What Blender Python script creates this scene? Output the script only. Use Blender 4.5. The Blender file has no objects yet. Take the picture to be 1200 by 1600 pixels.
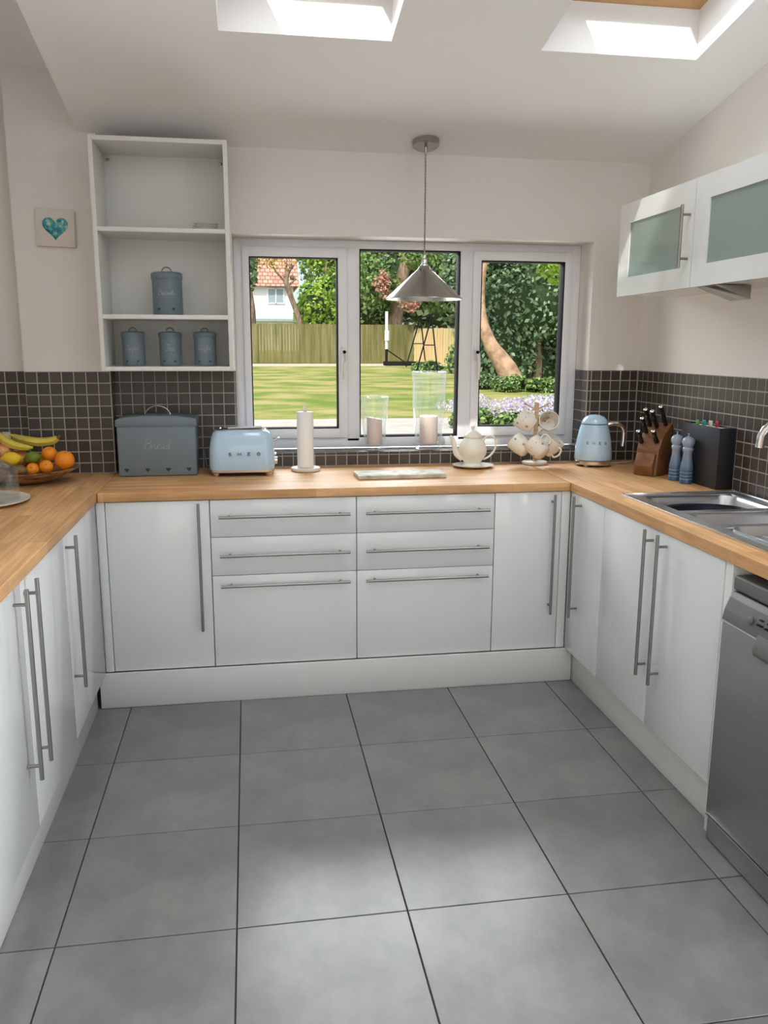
import bpy, bmesh, math, random
import numpy as np
from mathutils import Vector, Matrix
random.seed(7); RNG = np.random.default_rng(11)
PI = math.pi
S = bpy.context.scene
COL = S.collection
# ------------------------------------------------------------------ camera
cam = bpy.data.cameras.new('camera'); cam_o = bpy.data.objects.new('camera', cam); COL.objects.link(cam_o)
cam.sensor_fit = 'VERTICAL'; cam.sensor_height = 24.0; cam.lens = 24.0 * 1301.29 / 1600; cam.clip_start = .05; cam.clip_end = 300
YAW, PIT, ROLL = 0.1601, -0.1971, 0.0034
F_ = Vector((math.sin(YAW)*math.cos(PIT), math.cos(YAW)*math.cos(PIT), math.sin(PIT)))
R_ = Vector((math.cos(YAW), -math.sin(YAW), 0)); U_ = R_.cross(F_)
R2 = R_*math.cos(ROLL) + U_*math.sin(ROLL); U2 = -R_*math.sin(ROLL) + U_*math.cos(ROLL)
cam_o.matrix_world = Matrix.Translation((.5782, -3.3802, 1.4776)) @ Matrix((R2, U2, -F_)).transposed().to_4x4()
S.camera = cam_o
# ------------------------------------------------------------------ colour management, world, sun, daylight, added fill
S.view_settings.view_transform = 'Standard'; S.view_settings.look = 'None'
S.view_settings.gamma = 1; S.view_settings.use_curve_mapping = False; S.view_settings.exposure = 0.0
S.cycles.use_denoising = True; S.cycles.max_bounces = 10; S.cycles.diffuse_bounces = 6
S.cycles.glossy_bounces = 5; S.cycles.transmission_bounces = 8; S.cycles.transparent_max_bounces = 12
S.cycles.caustics_reflective = False; S.cycles.caustics_refractive = False; S.cycles.sample_clamp_indirect = 6
w = bpy.data.worlds.new('sky'); S.world = w; w.use_nodes = True
wn = w.node_tree.nodes; wn.clear()
sky = wn.new('ShaderNodeTexSky'); sky.sky_type = 'NISHITA'; sky.sun_disc = False
sky.sun_elevation = math.radians(48); sky.sun_rotation = math.radians(200); sky.dust_density = 2.5; sky.air_density = 1.0
bg = wn.new('ShaderNodeBackground'); bg.inputs[1].default_value = .27
wo = wn.new('ShaderNodeOutputWorld'); w.node_tree.links.new(sky.outputs[0], bg.inputs[0]); w.node_tree.links.new(bg.outputs[0], wo.inputs[0])
def light(name, kind, loc, direction, energy, color=(1,1,1), size=(1,1), **kw):
    l = bpy.data.lights.new(name, kind); l.energy = energy; l.color = color
    o = bpy.data.objects.new(name, l); COL.objects.link(o); o.location = loc
    o.rotation_euler = Vector(direction).to_track_quat('-Z', 'Y').to_euler()
    if kind == 'AREA': l.shape = 'RECTANGLE'; l.size, l.size_y = size
    for k, v in kw.items(): setattr(l, k, v)
    return o
light('sun', 'SUN', (0, -8, 14), (.38, .62, -.80), 4.4, (1, .95, .86), angle=.02)
# daylight falling through the two roof windows, then four added fill lamps
light('roof_window_daylight', 'AREA', (.81, -.86, 2.93), (0, .03, -1), 12, (.93, .97, 1), (.56, 1.0))
light('roof_window_daylight', 'AREA', (1.95, -.84, 2.93), (0, .03, -1), 12, (.93, .97, 1), (.56, 1.0))
light('garden_door_daylight', 'AREA', (.95, -6.35, 1.25), (0, 1, 1.6), 6, (1, .97, .93), (2.6, 2.0))  # added fill from behind the camera, tilted up at the ceiling
light('side_door_daylight', 'AREA', (2.56, -2.52, 1.15), (-1, -1.0, .30), 125, (.95, .98, 1), (1.05, 1.9))  # unseen lamp added to brighten the left run of doors
light('patio_daylight', 'AREA', (1.4, 2.4, .40), (0, -.75, 1), 66, (1, .98, .94), (3.6, 1.4))  # fill added at ground level outside, lifts soffit and ceiling
light('window_daylight', 'AREA', (1.35, 3.4, 2.98), (0, -1, -.45), 260, (.97, .98, 1), (3.4, 1.2))  # extra lamp added outside, above the view, to strengthen the window light
# ------------------------------------------------------------------ materials
def newmat(name):
    m = bpy.data.materials.new(name); m.use_nodes = True; nt = m.node_tree
    return m, nt, nt.nodes['Principled BSDF'], nt.nodes, nt.links
def mat(name, col, rough=.5, metal=0, spec=.5, noise=None, bump=None, coat=0, trans=0, ior=1.45, rand=0, sub=0):
    """noise=(scale, amount[, stretch xyz]); bump=(scale, strength)"""
    m, nt, p, N, L = newmat(name)
    p.inputs['Base Color'].default_value = (*col, 1); p.inputs['Roughness'].default_value = rough
    p.inputs['Metallic'].default_value = metal; p.inputs['Specular IOR Level'].default_value = spec
    p.inputs['Coat Weight'].default_value = coat; p.inputs['Transmission Weight'].default_value = trans; p.inputs['IOR'].default_value = ior
    if coat: p.inputs['Coat Roughness'].default_value = .06
    if sub: p.inputs['Subsurface Weight'].default_value = sub; p.inputs['Subsurface Radius'].default_value = (.02, .01, .008)
    cur = None
    if noise or bump or rand:
        tc = N.new('ShaderNodeTexCoord')
    if noise:
        mp = N.new('ShaderNodeMapping'); L.new(tc.outputs['Object'], mp.inputs[0])
        if len(noise) > 2: mp.inputs['Scale'].default_value = noise[2]
        n = N.new('ShaderNodeTexNoise'); n.inputs['Scale'].default_value = noise[0]; n.inputs['Detail'].default_value = 5
        L.new(mp.outputs[0], n.inputs['Vector'])
        mr = N.new('ShaderNodeMapRange'); mr.inputs['From Min'].default_value = .3; mr.inputs['From Max'].default_value = .7
        mr.inputs['To Min'].default_value = 1 - noise[1]; mr.inputs['To Max'].default_value = 1 + noise[1]; L.new(n.outputs['Fac'], mr.inputs[0])
        cur = mr.outputs[0]
    if rand:
        oi = N.new('ShaderNodeObjectInfo'); mr = N.new('ShaderNodeMapRange')
        mr.inputs['To Min'].default_value = 1 - rand; mr.inputs['To Max'].default_value = 1 + rand; L.new(oi.outputs['Random'], mr.inputs[0])
        if cur:
            mu = N.new('ShaderNodeMath'); mu.operation = 'MULTIPLY'; L.new(cur, mu.inputs[0]); L.new(mr.outputs[0], mu.inputs[1]); cur = mu.outputs[0]
        else: cur = mr.outputs[0]
    if cur:
        vm = N.new('ShaderNodeVectorMath'); vm.operation = 'SCALE'; vm.inputs[0].default_value = col; L.new(cur, vm.inputs['Scale'])
        L.new(vm.outputs[0], p.inputs['Base Color'])
    if bump:
        n = N.new('ShaderNodeTexNoise'); n.inputs['Scale'].default_value = bump[0]; n.inputs['Detail'].default_value = 4
        L.new(tc.outputs['Object'], n.inputs['Vector'])
        b = N.new('ShaderNodeBump'); b.inputs['Strength'].default_value = bump[1]; b.inputs['Distance'].default_value = .002
        L.new(n.outputs['Fac'], b.inputs['Height']); L.new(b.outputs[0], p.inputs['Normal'])
    return m
def ramp_mat(name, stops, scale, rough=.6, stretch=(1,1,1), bump=0, bdist=.01, detail=6, spec=.5, rand=0, distort=0, nr=.5):
    m, nt, p, N, L = newmat(name)
    tc = N.new('ShaderNodeTexCoord'); mp = N.new('ShaderNodeMapping'); mp.inputs['Scale'].default_value = stretch
    n = N.new('ShaderNodeTexNoise'); n.inputs['Scale'].default_value = scale; n.inputs['Detail'].default_value = detail; n.inputs['Distortion'].default_value = distort
    L.new(tc.outputs['Object'], mp.inputs[0]); L.new(mp.outputs[0], n.inputs['Vector'])
    r = N.new('ShaderNodeValToRGB'); e = r.color_ramp.elements
    while len(e) < len(stops): e.new(.5)
    for k, (pos, c) in enumerate(stops): e[k].position = pos; e[k].color = (*c, 1)
    L.new(n.outputs['Fac'], r.inputs[0])
    out = r.outputs[0]
    if rand:
        oi = N.new('ShaderNodeObjectInfo'); mr = N.new('ShaderNodeMapRange')
        mr.inputs['To Min'].default_value = 1 - rand; mr.inputs['To Max'].default_value = 1 + rand; L.new(oi.outputs['Random'], mr.inputs[0])
        vm = N.new('ShaderNodeVectorMath'); vm.operation = 'SCALE'; L.new(out, vm.inputs[0]); L.new(mr.outputs[0], vm.inputs['Scale']); out = vm.outputs[0]
    L.new(out, p.inputs['Base Color']); p.inputs['Roughness'].default_value = rough; p.inputs['Specular IOR Level'].default_value = spec; n.inputs['Roughness'].default_value = nr
    if bump:
        b = N.new('ShaderNodeBump'); b.inputs['Strength'].default_value = bump; b.inputs['Distance'].default_value = bdist
        L.new(n.outputs['Fac'], b.inputs['Height']); L.new(b.outputs[0], p.inputs['Normal'])
    return m
M = {}
M['wall'] = mat('wall paint', (.79, .762, .728), .75, bump=(60, .05))
M['ceiling'] = mat('ceiling paint', (.88, .88, .885), .8)
M['white_gloss'] = mat('white gloss door', (.73, .745, .745), .08, spec=.5)
M['white_matt'] = mat('white carcass', (.74, .74, .72), .4)
M['plinth'] = mat('plinth', (.66, .66, .635), .25)
M['upvc'] = mat('window plastic', (.86, .87, .91), .25)
M['black'] = mat('black rubber', (.012, .012, .013), .8, spec=.1)
M['dark'] = mat('dark void', (.02, .02, .02), .8)
M['steel'] = mat('brushed steel', (.42, .405, .38), .26, 1, noise=(60, .10, (1, 1, 8)))
M['handle'] = mat('handle steel', (.31, .295, .28), .30, 1)
M['chrome'] = mat('chrome', (.80, .80, .81), .08, 1)
M['sink'] = mat('sink steel', (.62, .62, .63), .32, 1)
M['dw'] = mat('dishwasher steel', (.33, .335, .34), .38, .85, noise=(30, .05, (1, .2, 8)))
M['dw_panel'] = mat('dishwasher panel', (.16, .157, .150), .5, .3)
M['tile'] = mat('mosaic tile', (.062, .052, .046), .32, noise=(25, .22, (1, 1, 6)), rand=.22)
M['grout'] = mat('grout', (.42, .38, .33), .8)
M['fgrout'] = mat('floor grout', (.055, .055, .055), .8)
M['floor'] = ramp_mat('floor tile', [(.25, (.125, .128, .125)), (.45, (.165, .168, .162)), (.6, (.205, .203, .192)), (.8, (.24, .232, .215))], 4.5, .30, rand=.09, detail=15, bump=.10, bdist=.003, spec=.85, nr=.68)
M['blue'] = mat('pastel blue enamel', (.45, .63, .80), .12, coat=.5)
M['tin'] = mat('grey blue tin', (.15, .195, .22), .38)
M['tin_dark'] = mat('cutout shade', (.03, .045, .055), .7)
M['script'] = mat('pale lettering', (.46, .49, .49), .5)
M['mill_ring'] = mat('pale blue ring', (.22, .34, .47), .25)
M['letter'] = mat('chrome lettering', (.16, .17, .19), .3, .6)
M['paper'] = mat('kitchen paper', (.86, .85, .82), .9, bump=(90, .3))
M['cream'] = mat('cream china', (.82, .79, .70), .25, spec=.4)
M['palewood'] = mat('pale painted wood', (.72, .67, .58), .55, noise=(20, .08))
M['beech'] = mat('beech', (.52, .34, .20), .5, noise=(20, .15, (1, 1, 5)))
M['knifewood'] = mat('knife block wood', (.20, .085, .032), .38, noise=(16, .3, (1, 4, 1)))
M['knife'] = mat('knife handle', (.012, .012, .013), .3)
M['blackbox'] = mat('charcoal case', (.017, .019, .024), .42)
M['white'] = mat('white plastic', (.80, .79, .77), .3)
M['candle'] = mat('pink wax', (.90, .74, .72), .45, sub=.5)

M['orange'] = mat('orange peel', (.86, .27, .012), .42, bump=(180, .3))
M['lemon'] = mat('lemon peel', (.82, .52, .02), .4, bump=(150, .3))
M['lime'] = mat('lime peel', (.15, .20, .008), .38, bump=(150, .3))
M['kiwi'] = mat('kiwi skin', (.20, .13, .06), .8, noise=(60, .25))
M['peach'] = ramp_mat('peach skin', [(.35, (.45, .08, .05)), (.55, (.55, .16, .08)), (.7, (.75, .50, .15))], 16, .6)
M['banana'] = ramp_mat('banana skin', [(.3, (.34, .28, .03)), (.5, (.60, .48, .05)), (.7, (.68, .55, .08))], 14, .45)
M['banana_tip'] = mat('banana tip', (.16, .13, .03), .6)
M['bowlwood'] = ramp_mat('olive wood', [(.35, (.10, .045, .02)), (.5, (.32, .17, .075)), (.65, (.48, .29, .14))], 9, .35, stretch=(1, 3, 4), distort=1.2)
M['slate'] = ramp_mat('distressed board', [(.3, (.30, .27, .20)), (.5, (.55, .52, .43)), (.7, (.68, .65, .57))], 9, .6, distort=1.5)
M['board_edge'] = mat('board edge', (.62, .52, .34), .6)
M['pine'] = mat('varnished pine', (.62, .36, .15), .4, noise=(6, .15, (1, 1, 8)))
M['canvas'] = mat('canvas', (.72, .66, .60), .8)
M['heart'] = ramp_mat('turquoise shells', [(.3, (.012, .10, .16)), (.45, (.02, .30, .36)), (.55, (.10, .42, .42)), (.68, (.55, .66, .52))], 55, .35, detail=2, bump=.6, bdist=.004)
M['navy'] = mat('navy plastic', (.008, .010, .022), .35)
M['socket'] = mat('socket plastic', (.62, .52, .47), .35)
M['saucer'] = mat('white china', (.78, .77, .74), .2)
# frosted door glass
M['frost'] = mat('frosted green glass', (.245, .315, .285), .16, coat=.3)
# clear window glass: thin pane
def thin_glass(name, fac, tint):
    m, nt, p, N, L = newmat(name); N.remove(p)
    t = N.new('ShaderNodeBsdfTransparent'); t.inputs[0].default_value = (*tint, 1)
    g = N.new('ShaderNodeBsdfGlossy'); g.inputs['Roughness'].default_value = .0
    lw = N.new('ShaderNodeFresnel'); lw.inputs['IOR'].default_value = fac
    mx = N.new('ShaderNodeMixShader'); L.new(lw.outputs[0], mx.inputs[0]); L.new(t.outputs[0], mx.inputs[1]); L.new(g.outputs[0], mx.inputs[2])
    L.new(mx.outputs[0], N['Material Output'].inputs[0]); return m
def rim_glass(name, base=.03, mul=.6, tr=.45):
    m, nt, p, N, L = newmat(name); N.remove(p)
    t = N.new('ShaderNodeBsdfTransparent'); t.inputs[0].default_value = (.97, .985, .98, 1)
    g = N.new('ShaderNodeBsdfGlossy'); g.inputs['Roughness'].default_value = .02; g.inputs[0].default_value = (1, 1, 1, 1)
    df = N.new('ShaderNodeBsdfTranslucent'); df.inputs[0].default_value = (.9, .92, .92, 1)
    lw = N.new('ShaderNodeLayerWeight'); lw.inputs['Blend'].default_value = .16
    pw = N.new('ShaderNodeMath'); pw.operation = 'MULTIPLY'; pw.inputs[1].default_value = mul; L.new(lw.outputs['Facing'], pw.inputs[0])
    ad = N.new('ShaderNodeMath'); ad.operation = 'ADD'; ad.inputs[1].default_value = base; L.new(pw.outputs[0], ad.inputs[0])
    mg = N.new('ShaderNodeMixShader'); mg.inputs[0].default_value = tr; L.new(g.outputs[0], mg.inputs[1]); L.new(df.outputs[0], mg.inputs[2])
    mx = N.new('ShaderNodeMixShader'); L.new(ad.outputs[0], mx.inputs[0]); L.new(t.outputs[0], mx.inputs[1]); L.new(mg.outputs[0], mx.inputs[2])
    L.new(mx.outputs[0], N['Material Output'].inputs[0]); return m
M['glass'] = rim_glass('clear vase glass')
M['dome_glass'] = rim_glass('clear dome glass', .02, .55, .10)
M['pane'] = thin_glass('window glass', 1.18, (.95, .97, .96))
# worktop staves
def wood_mat(name, rot):
    m, nt, p, N, L = newmat(name)
    tc = N.new('ShaderNodeTexCoord'); mp = N.new('ShaderNodeMapping'); mp.inputs['Rotation'].default_value = (0, 0, rot)
    L.new(tc.outputs['Object'], mp.inputs[0])
    br = N.new('ShaderNodeTexBrick'); br.inputs['Scale'].default_value = 1; br.inputs['Brick Width'].default_value = .42
    br.inputs['Row Height'].default_value = .042; br.inputs['Mortar Size'].default_value = .0004; br.offset = .37; br.offset_frequency = 3
    br.inputs['Color1'].default_value = (.56, .295, .122, 1); br.inputs['Color2'].default_value = (.74, .435, .205, 1); br.inputs['Mortar'].default_value = (.38, .21, .09, 1)
    L.new(mp.outputs[0], br.inputs['Vector'])
    m2 = N.new('ShaderNodeMapping'); m2.inputs['Scale'].default_value = (3, 40, 40); L.new(mp.outputs[0], m2.inputs[0])
    n = N.new('ShaderNodeTexNoise'); n.inputs['Scale'].default_value = 1.6; n.inputs['Detail'].default_value = 6; L.new(m2.outputs[0], n.inputs['Vector'])
    mr = N.new('ShaderNodeMapRange'); mr.inputs['From Min'].default_value = .3; mr.inputs['From Max'].default_value = .7
    mr.inputs['To Min'].default_value = .80; mr.inputs['To Max'].default_value = 1.12; L.new(n.outputs['Fac'], mr.inputs[0])
    n2 = N.new('ShaderNodeTexNoise'); n2.inputs['Scale'].default_value = 5; n2.inputs['Detail'].default_value = 3; L.new(mp.outputs[0], n2.inputs['Vector'])
    mr2 = N.new('ShaderNodeMapRange'); mr2.inputs['From Min'].default_value = .3; mr2.inputs['From Max'].default_value = .7
    mr2.inputs['To Min'].default_value = .9; mr2.inputs['To Max'].default_value = 1.1; L.new(n2.outputs['Fac'], mr2.inputs[0])
    mu = N.new('ShaderNodeMath'); mu.operation = 'MULTIPLY'; L.new(mr.outputs[0], mu.inputs[0]); L.new(mr2.outputs[0], mu.inputs[1])
    vm = N.new('ShaderNodeVectorMath'); vm.operation = 'SCALE'; L.new(br.outputs['Color'], vm.inputs[0]); L.new(mu.outputs[0], vm.inputs['Scale'])
    L.new(vm.outputs[0], p.inputs['Base Color']); p.inputs['Roughness'].default_value = .5; p.inputs['Specular IOR Level'].default_value = .35
    return m
M['wood_x'] = wood_mat('oak worktop', 0); M['wood_y'] = wood_mat('oak worktop lengthwise', PI/2)
# ombre mills
def ombre(name):
    m, nt, p, N, L = newmat(name); tc = N.new('ShaderNodeTexCoord'); sx = N.new('ShaderNodeSeparateXYZ'); L.new(tc.outputs['Object'], sx.inputs[0])
    mr = N.new('ShaderNodeMapRange'); mr.inputs['From Min'].default_value = .04; mr.inputs['From Max'].default_value = .15; L.new(sx.outputs['Z'], mr.inputs[0])
    mx = N.new('ShaderNodeMix'); mx.data_type = 'RGBA'; L.new(mr.outputs[0], mx.inputs[0])
    mx.inputs[6].default_value = (.045, .12, .21, 1); mx.inputs[7].default_value = (.30, .37, .46, 1)
    L.new(mx.outputs[2], p.inputs['Base Color']); p.inputs['Roughness'].default_value = .2; return m
M['mill'] = ombre('ombre blue lacquer')
# flowered china: cream with small scattered flowers
def floral(name):
    m, nt, p, N, L = newmat(name); tc = N.new('ShaderNodeTexCoord')
    v = N.new('ShaderNodeTexVoronoi'); v.inputs['Scale'].default_value = 34; L.new(tc.outputs['Object'], v.inputs['Vector'])
    mr = N.new('ShaderNodeMapRange'); mr.inputs['From Min'].default_value = .17; mr.inputs['From Max'].default_value = .24; L.new(v.outputs['Distance'], mr.inputs[0])
    r = N.new('ShaderNodeValToRGB'); e = r.color_ramp.elements; e[0].color = (.24, .28, .32, 1); e[1].color = (.52, .27, .14, 1); e[0].position = .45; e[1].position = .55
    sp = N.new('ShaderNodeSeparateXYZ'); L.new(v.outputs['Color'], sp.inputs[0]); L.new(sp.outputs[0], r.inputs[0])
    mx = N.new('ShaderNodeMix'); mx.data_type = 'RGBA'; L.new(mr.outputs[0], mx.inputs[0]); L.new(r.outputs[0], mx.inputs[6]); mx.inputs[7].default_value = (.80, .77, .70, 1)
    L.new(mx.outputs[2], p.inputs['Base Color']); p.inputs['Roughness'].default_value = .18; return m
M['floral'] = floral('flowered china')
# garden
M['lawn'] = ramp_mat('lawn', [(.38, (.17, .24, .045)), (.47, (.26, .29, .07)), (.55, (.38, .34, .12)), (.66, (.45, .38, .17))], 1.5, .9, stretch=(.6, .9, 1), detail=15, spec=.1)
M['paving'] = mat('paving', (.56, .50, .43), .85, noise=(4, .15))
M['fence'] = ramp_mat('weathered fence', [(.3, (.10, .095, .03)), (.5, (.165, .15, .058)), (.7, (.225, .20, .10))], 1.2, .85, stretch=(5, 5, .5), spec=.1)
M['fence_new'] = ramp_mat('pale fence', [(.3, (.38, .30, .12)), (.5, (.50, .40, .20)), (.7, (.52, .33, .18))], .8, .85, stretch=(4, 4, .6), spec=.1)
M['render'] = mat('white render', (.80, .78, .76), .8)
M['far_glass'] = mat('far window', (.30, .38, .42), .1)
M['bark'] = ramp_mat('bark', [(.35, (.12, .08, .05)), (.6, (.30, .21, .14))], 5, .9, stretch=(2, 2, .6), bump=.5, bdist=.03)
M['bark_pale'] = ramp_mat('orange bark', [(.35, (.30, .17, .10)), (.6, (.55, .36, .23))], 6, .9, bump=.5, bdist=.02)
M['shade_core'] = mat('inner foliage', (.035, .06, .025), .9, spec=.1)  # for the dark balls added inside tree crowns
M['brick'] = mat('house brick', (.35, .17, .11), .9)
def rooftile():
    m, nt, p, N, L = newmat('red roof tiles'); tc = N.new('ShaderNodeTexCoord')
    br = N.new('ShaderNodeTexBrick'); br.inputs['Scale'].default_value = 1; br.inputs['Brick Width'].default_value = .28; br.inputs['Row Height'].default_value = .22
    br.inputs['Mortar Size'].default_value = .03; br.inputs['Color1'].default_value = (.50, .26, .19, 1); br.inputs['Color2'].default_value = (.64, .38, .28, 1); br.inputs['Mortar'].default_value = (.28, .12, .08, 1)
    mp = N.new('ShaderNodeMapping'); mp.inputs['Rotation'].default_value = (PI/2, 0, 0); L.new(tc.outputs['Object'], mp.inputs[0]); L.new(mp.outputs[0], br.inputs['Vector'])
    L.new(br.outputs[0], p.inputs['Base Color']); p.inputs['Roughness'].default_value = .9; return m
M['rooftile'] = rooftile()
def leafmat(name, c1, c2, trans=.35):
    m, nt, p, N, L = newmat(name); g = N.new('ShaderNodeNewGeometry')
    r = N.new('ShaderNodeValToRGB'); e = r.color_ramp.elements; e[0].color = (*c1, 1); e[1].color = (*c2, 1); L.new(g.outputs['Random Per Island'], r.inputs[0])
    d = N.new('ShaderNodeBsdfDiffuse'); t = N.new('ShaderNodeBsdfTranslucent'); mx = N.new('ShaderNodeMixShader'); mx.inputs[0].default_value = trans
    N.remove(p); L.new(r.outputs[0], d.inputs[0]); L.new(r.outputs[0], t.inputs[0]); L.new(d.outputs[0], mx.inputs[1]); L.new(t.outputs[0], mx.inputs[2])
    L.new(mx.outputs[0], N['Material Output'].inputs[0]); return m
M['leaf_bright'] = leafmat('bright leaves', (.20, .40, .03), (.52, .66, .14))
M['leaf_mid'] = leafmat('mid green leaves', (.11, .22, .05), (.40, .52, .20))
M['leaf_dark'] = leafmat('dark leaves', (.08, .15, .06), (.34, .44, .24))
M['leaf_ivy'] = leafmat('ivy leaves', (.07, .15, .07), (.42, .53, .32))
M['leaf_red'] = leafmat('russet leaves', (.50, .25, .18), (.70, .46, .36))
M['leaf_yellow'] = leafmat('yellowing leaves', (.45, .30, .04), (.60, .48, .12))
M['lavender'] = leafmat('lavender flowers', (.55, .45, .68), (.92, .88, .92))
# ------------------------------------------------------------------ builders
ORG = {}
class MB:
    def __init__(s): s.bm = bmesh.new()
    def _merge(s, b2, mtx=None):
        me = bpy.data.meshes.new('t'); b2.to_mesh(me); b2.free()
        if mtx is not None: me.transform(mtx)
        s.bm.from_mesh(me); bpy.data.meshes.remove(me); return s
    def box(s, x0, x1, y0, y1, z0, z1, bev=0, seg=2, mtx=None):
        b = bmesh.new(); bmesh.ops.create_cube(b, size=1)
        for v in b.verts: v.co = Vector(((x0+x1)/2 + v.co.x*abs(x1-x0), (y0+y1)/2 + v.co.y*abs(y1-y0), (z0+z1)/2 + v.co.z*abs(z1-z0)))
        if bev: bmesh.ops.bevel(b, geom=list(b.edges), offset=bev, segments=seg, affect='EDGES', profile=.5)
        return s._merge(b, mtx)
    def prism(s, poly, axis, a, b_, bev=0, seg=2, mtx=None):
        """poly 2-D points in the other two axes (in order x,y,z without axis)"""
        b = bmesh.new()
        def P(p, h):
            q = list(p); q.insert('xyz'.index(axis), h); return b.verts.new(q)
        lo = [P(p, a) for p in poly]; hi = [P(p, b_) for p in poly]; n = len(poly)
        b.faces.new(lo[::-1]); b.faces.new(hi)
        for i in range(n): b.faces.new((lo[i], lo[(i+1) % n], hi[(i+1) % n], hi[i]))
        bmesh.ops.recalc_face_normals(b, faces=b.faces)
        if bev: bmesh.ops.bevel(b, geom=list(b.edges), offset=bev, segments=seg, affect='EDGES', profile=.5)
        return s._merge(b, mtx)
    def lathe(s, prof, c=(0,0,0), seg=32, sx=1, sy=1, mtx=None, closed=False):
        b = bmesh.new(); rings = []
        for r, z in prof:
            if r < 1e-6: rings.append([b.verts.new((c[0], c[1], c[2]+z))])
            else: rings.append([b.verts.new((c[0]+r*sx*math.cos(2*PI*k/seg), c[1]+r*sy*math.sin(2*PI*k/seg), c[2]+z)) for k in range(seg)])
        pairs = list(zip(rings, rings[1:])) + ([(rings[-1], rings[0])] if closed else [])
        for A, B in pairs:
            for k in range(seg):
                k2 = (k+1) % seg
                if len(A) == 1 and len(B) == 1: break
                if len(A) == 1: b.faces.new((A[0], B[k2], B[k]))
                elif len(B) == 1: b.faces.new((A[k], A[k2], B[0]))
                else: b.faces.new((A[k], A[k2], B[k2], B[k]))
        if not closed:
            for ring, rev in ((rings[0], True), (rings[-1], False)):
                if len(ring) > 1: b.faces.new(ring[::-1] if rev else ring)
        bmesh.ops.recalc_face_normals(b, faces=b.faces)
        return s._merge(b, mtx)
    def tube(s, pts, r, seg=10, caps=True, mtx=None):
        b = bmesh.new(); pts = [Vector(p) for p in pts]; n = len(pts); rr = r if hasattr(r, '__len__') else [r]*n
        T = [(pts[min(i+1, n-1)] - pts[max(i-1, 0)]).normalized() for i in range(n)]
        up = Vector((0, 0, 1)) if abs(T[0].z) < .9 else Vector((1, 0, 0)); nrm = (up - T[0]*up.dot(T[0])).normalized(); rings = []
        for i in range(n):
            nrm = (nrm - T[i]*nrm.dot(T[i])).normalized(); bi = T[i].cross(nrm)
            rings.append([b.verts.new(pts[i] + (nrm*math.cos(2*PI*k/seg) + bi*math.sin(2*PI*k/seg))*rr[i]) for k in range(seg)])
        for A, B in zip(rings, rings[1:]):
            for k in range(seg): b.faces.new((A[k], A[(k+1) % seg], B[(k+1) % seg], B[k]))
        if caps: b.faces.new(rings[0][::-1]); b.faces.new(rings[-1])
        bmesh.ops.recalc_face_normals(b, faces=b.faces)
        return s._merge(b, mtx)
    def ball(s, c, r, seg=20, mtx=None):
        b = bmesh.new(); rx, ry, rz = r if hasattr(r, '__len__') else (r, r, r)
        bmesh.ops.create_uvsphere(b, u_segments=seg, v_segments=max(8, seg//2), radius=1)
        for v in b.verts: v.co = Vector((c[0]+v.co.x*rx, c[1]+v.co.y*ry, c[2]+v.co.z*rz))
        return s._merge(b, mtx)
    def slab(s, xs, ys, z0, z1, holes=(), zf=None):
        """grid slab with cells left out; zf(x, y) adds a height"""
        b = bmesh.new(); zf = zf or (lambda x, y: 0)
        V = {}
        def v(i, j, k):
            if (i, j, k) not in V: V[i, j, k] = b.verts.new((xs[i], ys[j], (z0, z1)[k] + zf(xs[i], ys[j])))
            return V[i, j, k]
        nx, ny = len(xs)-1, len(ys)-1; on = lambda i, j: 0 <= i < nx and 0 <= j < ny and (i, j) not in holes
        for i in range(nx):
            for j in range(ny):
                if not on(i, j): continue
                b.faces.new((v(i,j,0), v(i,j+1,0), v(i+1,j+1,0), v(i+1,j,0))); b.faces.new((v(i,j,1), v(i+1,j,1), v(i+1,j+1,1), v(i,j+1,1)))
                if not on(i-1, j): b.faces.new((v(i,j,0), v(i,j,1), v(i,j+1,1), v(i,j+1,0)))
                if not on(i+1, j): b.faces.new((v(i+1,j,0), v(i+1,j+1,0), v(i+1,j+1,1), v(i+1,j,1)))
                if not on(i, j-1): b.faces.new((v(i,j,0), v(i+1,j,0), v(i+1,j,1), v(i,j,1)))
                if not on(i, j+1): b.faces.new((v(i,j+1,0), v(i,j+1,1), v(i+1,j+1,1), v(i+1,j+1,0)))
        bmesh.ops.recalc_face_normals(b, faces=b.faces)
        return s._merge(b)
    def build(s, name, material, parent=None, at=None, smooth=40, label=None, kind=None, cat=None, group=None):
        me = bpy.data.meshes.new(name)
        off = ORG.get(parent.name, Vector()) if parent else Vector(at or (0,0,0))
        bmesh.ops.translate(s.bm, verts=s.bm.verts, vec=-off)
        s.bm.to_mesh(me); s.bm.free(); return link(name, me, material, parent, off, smooth, label, kind, cat, group)
def link(name, me, material, parent, off, smooth=40, label=None, kind=None, cat=None, group=None):
    if smooth and len(me.polygons):
        me.shade_smooth(); me.set_sharp_from_angle(angle=math.radians(smooth))
    if not me.materials:
        for mm in (material if isinstance(material, (list, tuple)) else [material]): me.materials.append(M[mm])
    o = bpy.data.objects.new(name, me); COL.objects.link(o)
    if parent: o.parent = parent
    else: o.location = off
    ORG[o.name] = Vector(off)
    for k, v in (('label', label), ('kind', kind), ('category', cat), ('group', group)):
        if v: o[k] = v
    return o
def thing(name, label, cat, loc=(0,0,0), rz=0, group=None, local=False):
    o = bpy.data.objects.new(name, None); COL.objects.link(o); o.location = loc; o.rotation_euler = (0, 0, rz); o.empty_display_size = .05
    o['label'] = label; o['category'] = cat
    if group: o['group'] = group
    ORG[o.name] = Vector() if local else Vector(loc); return o
def struct(name, mb, m, parent=None, **k): return mb.build(name, m, parent, kind='structure' if not parent else None, **k)
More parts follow.
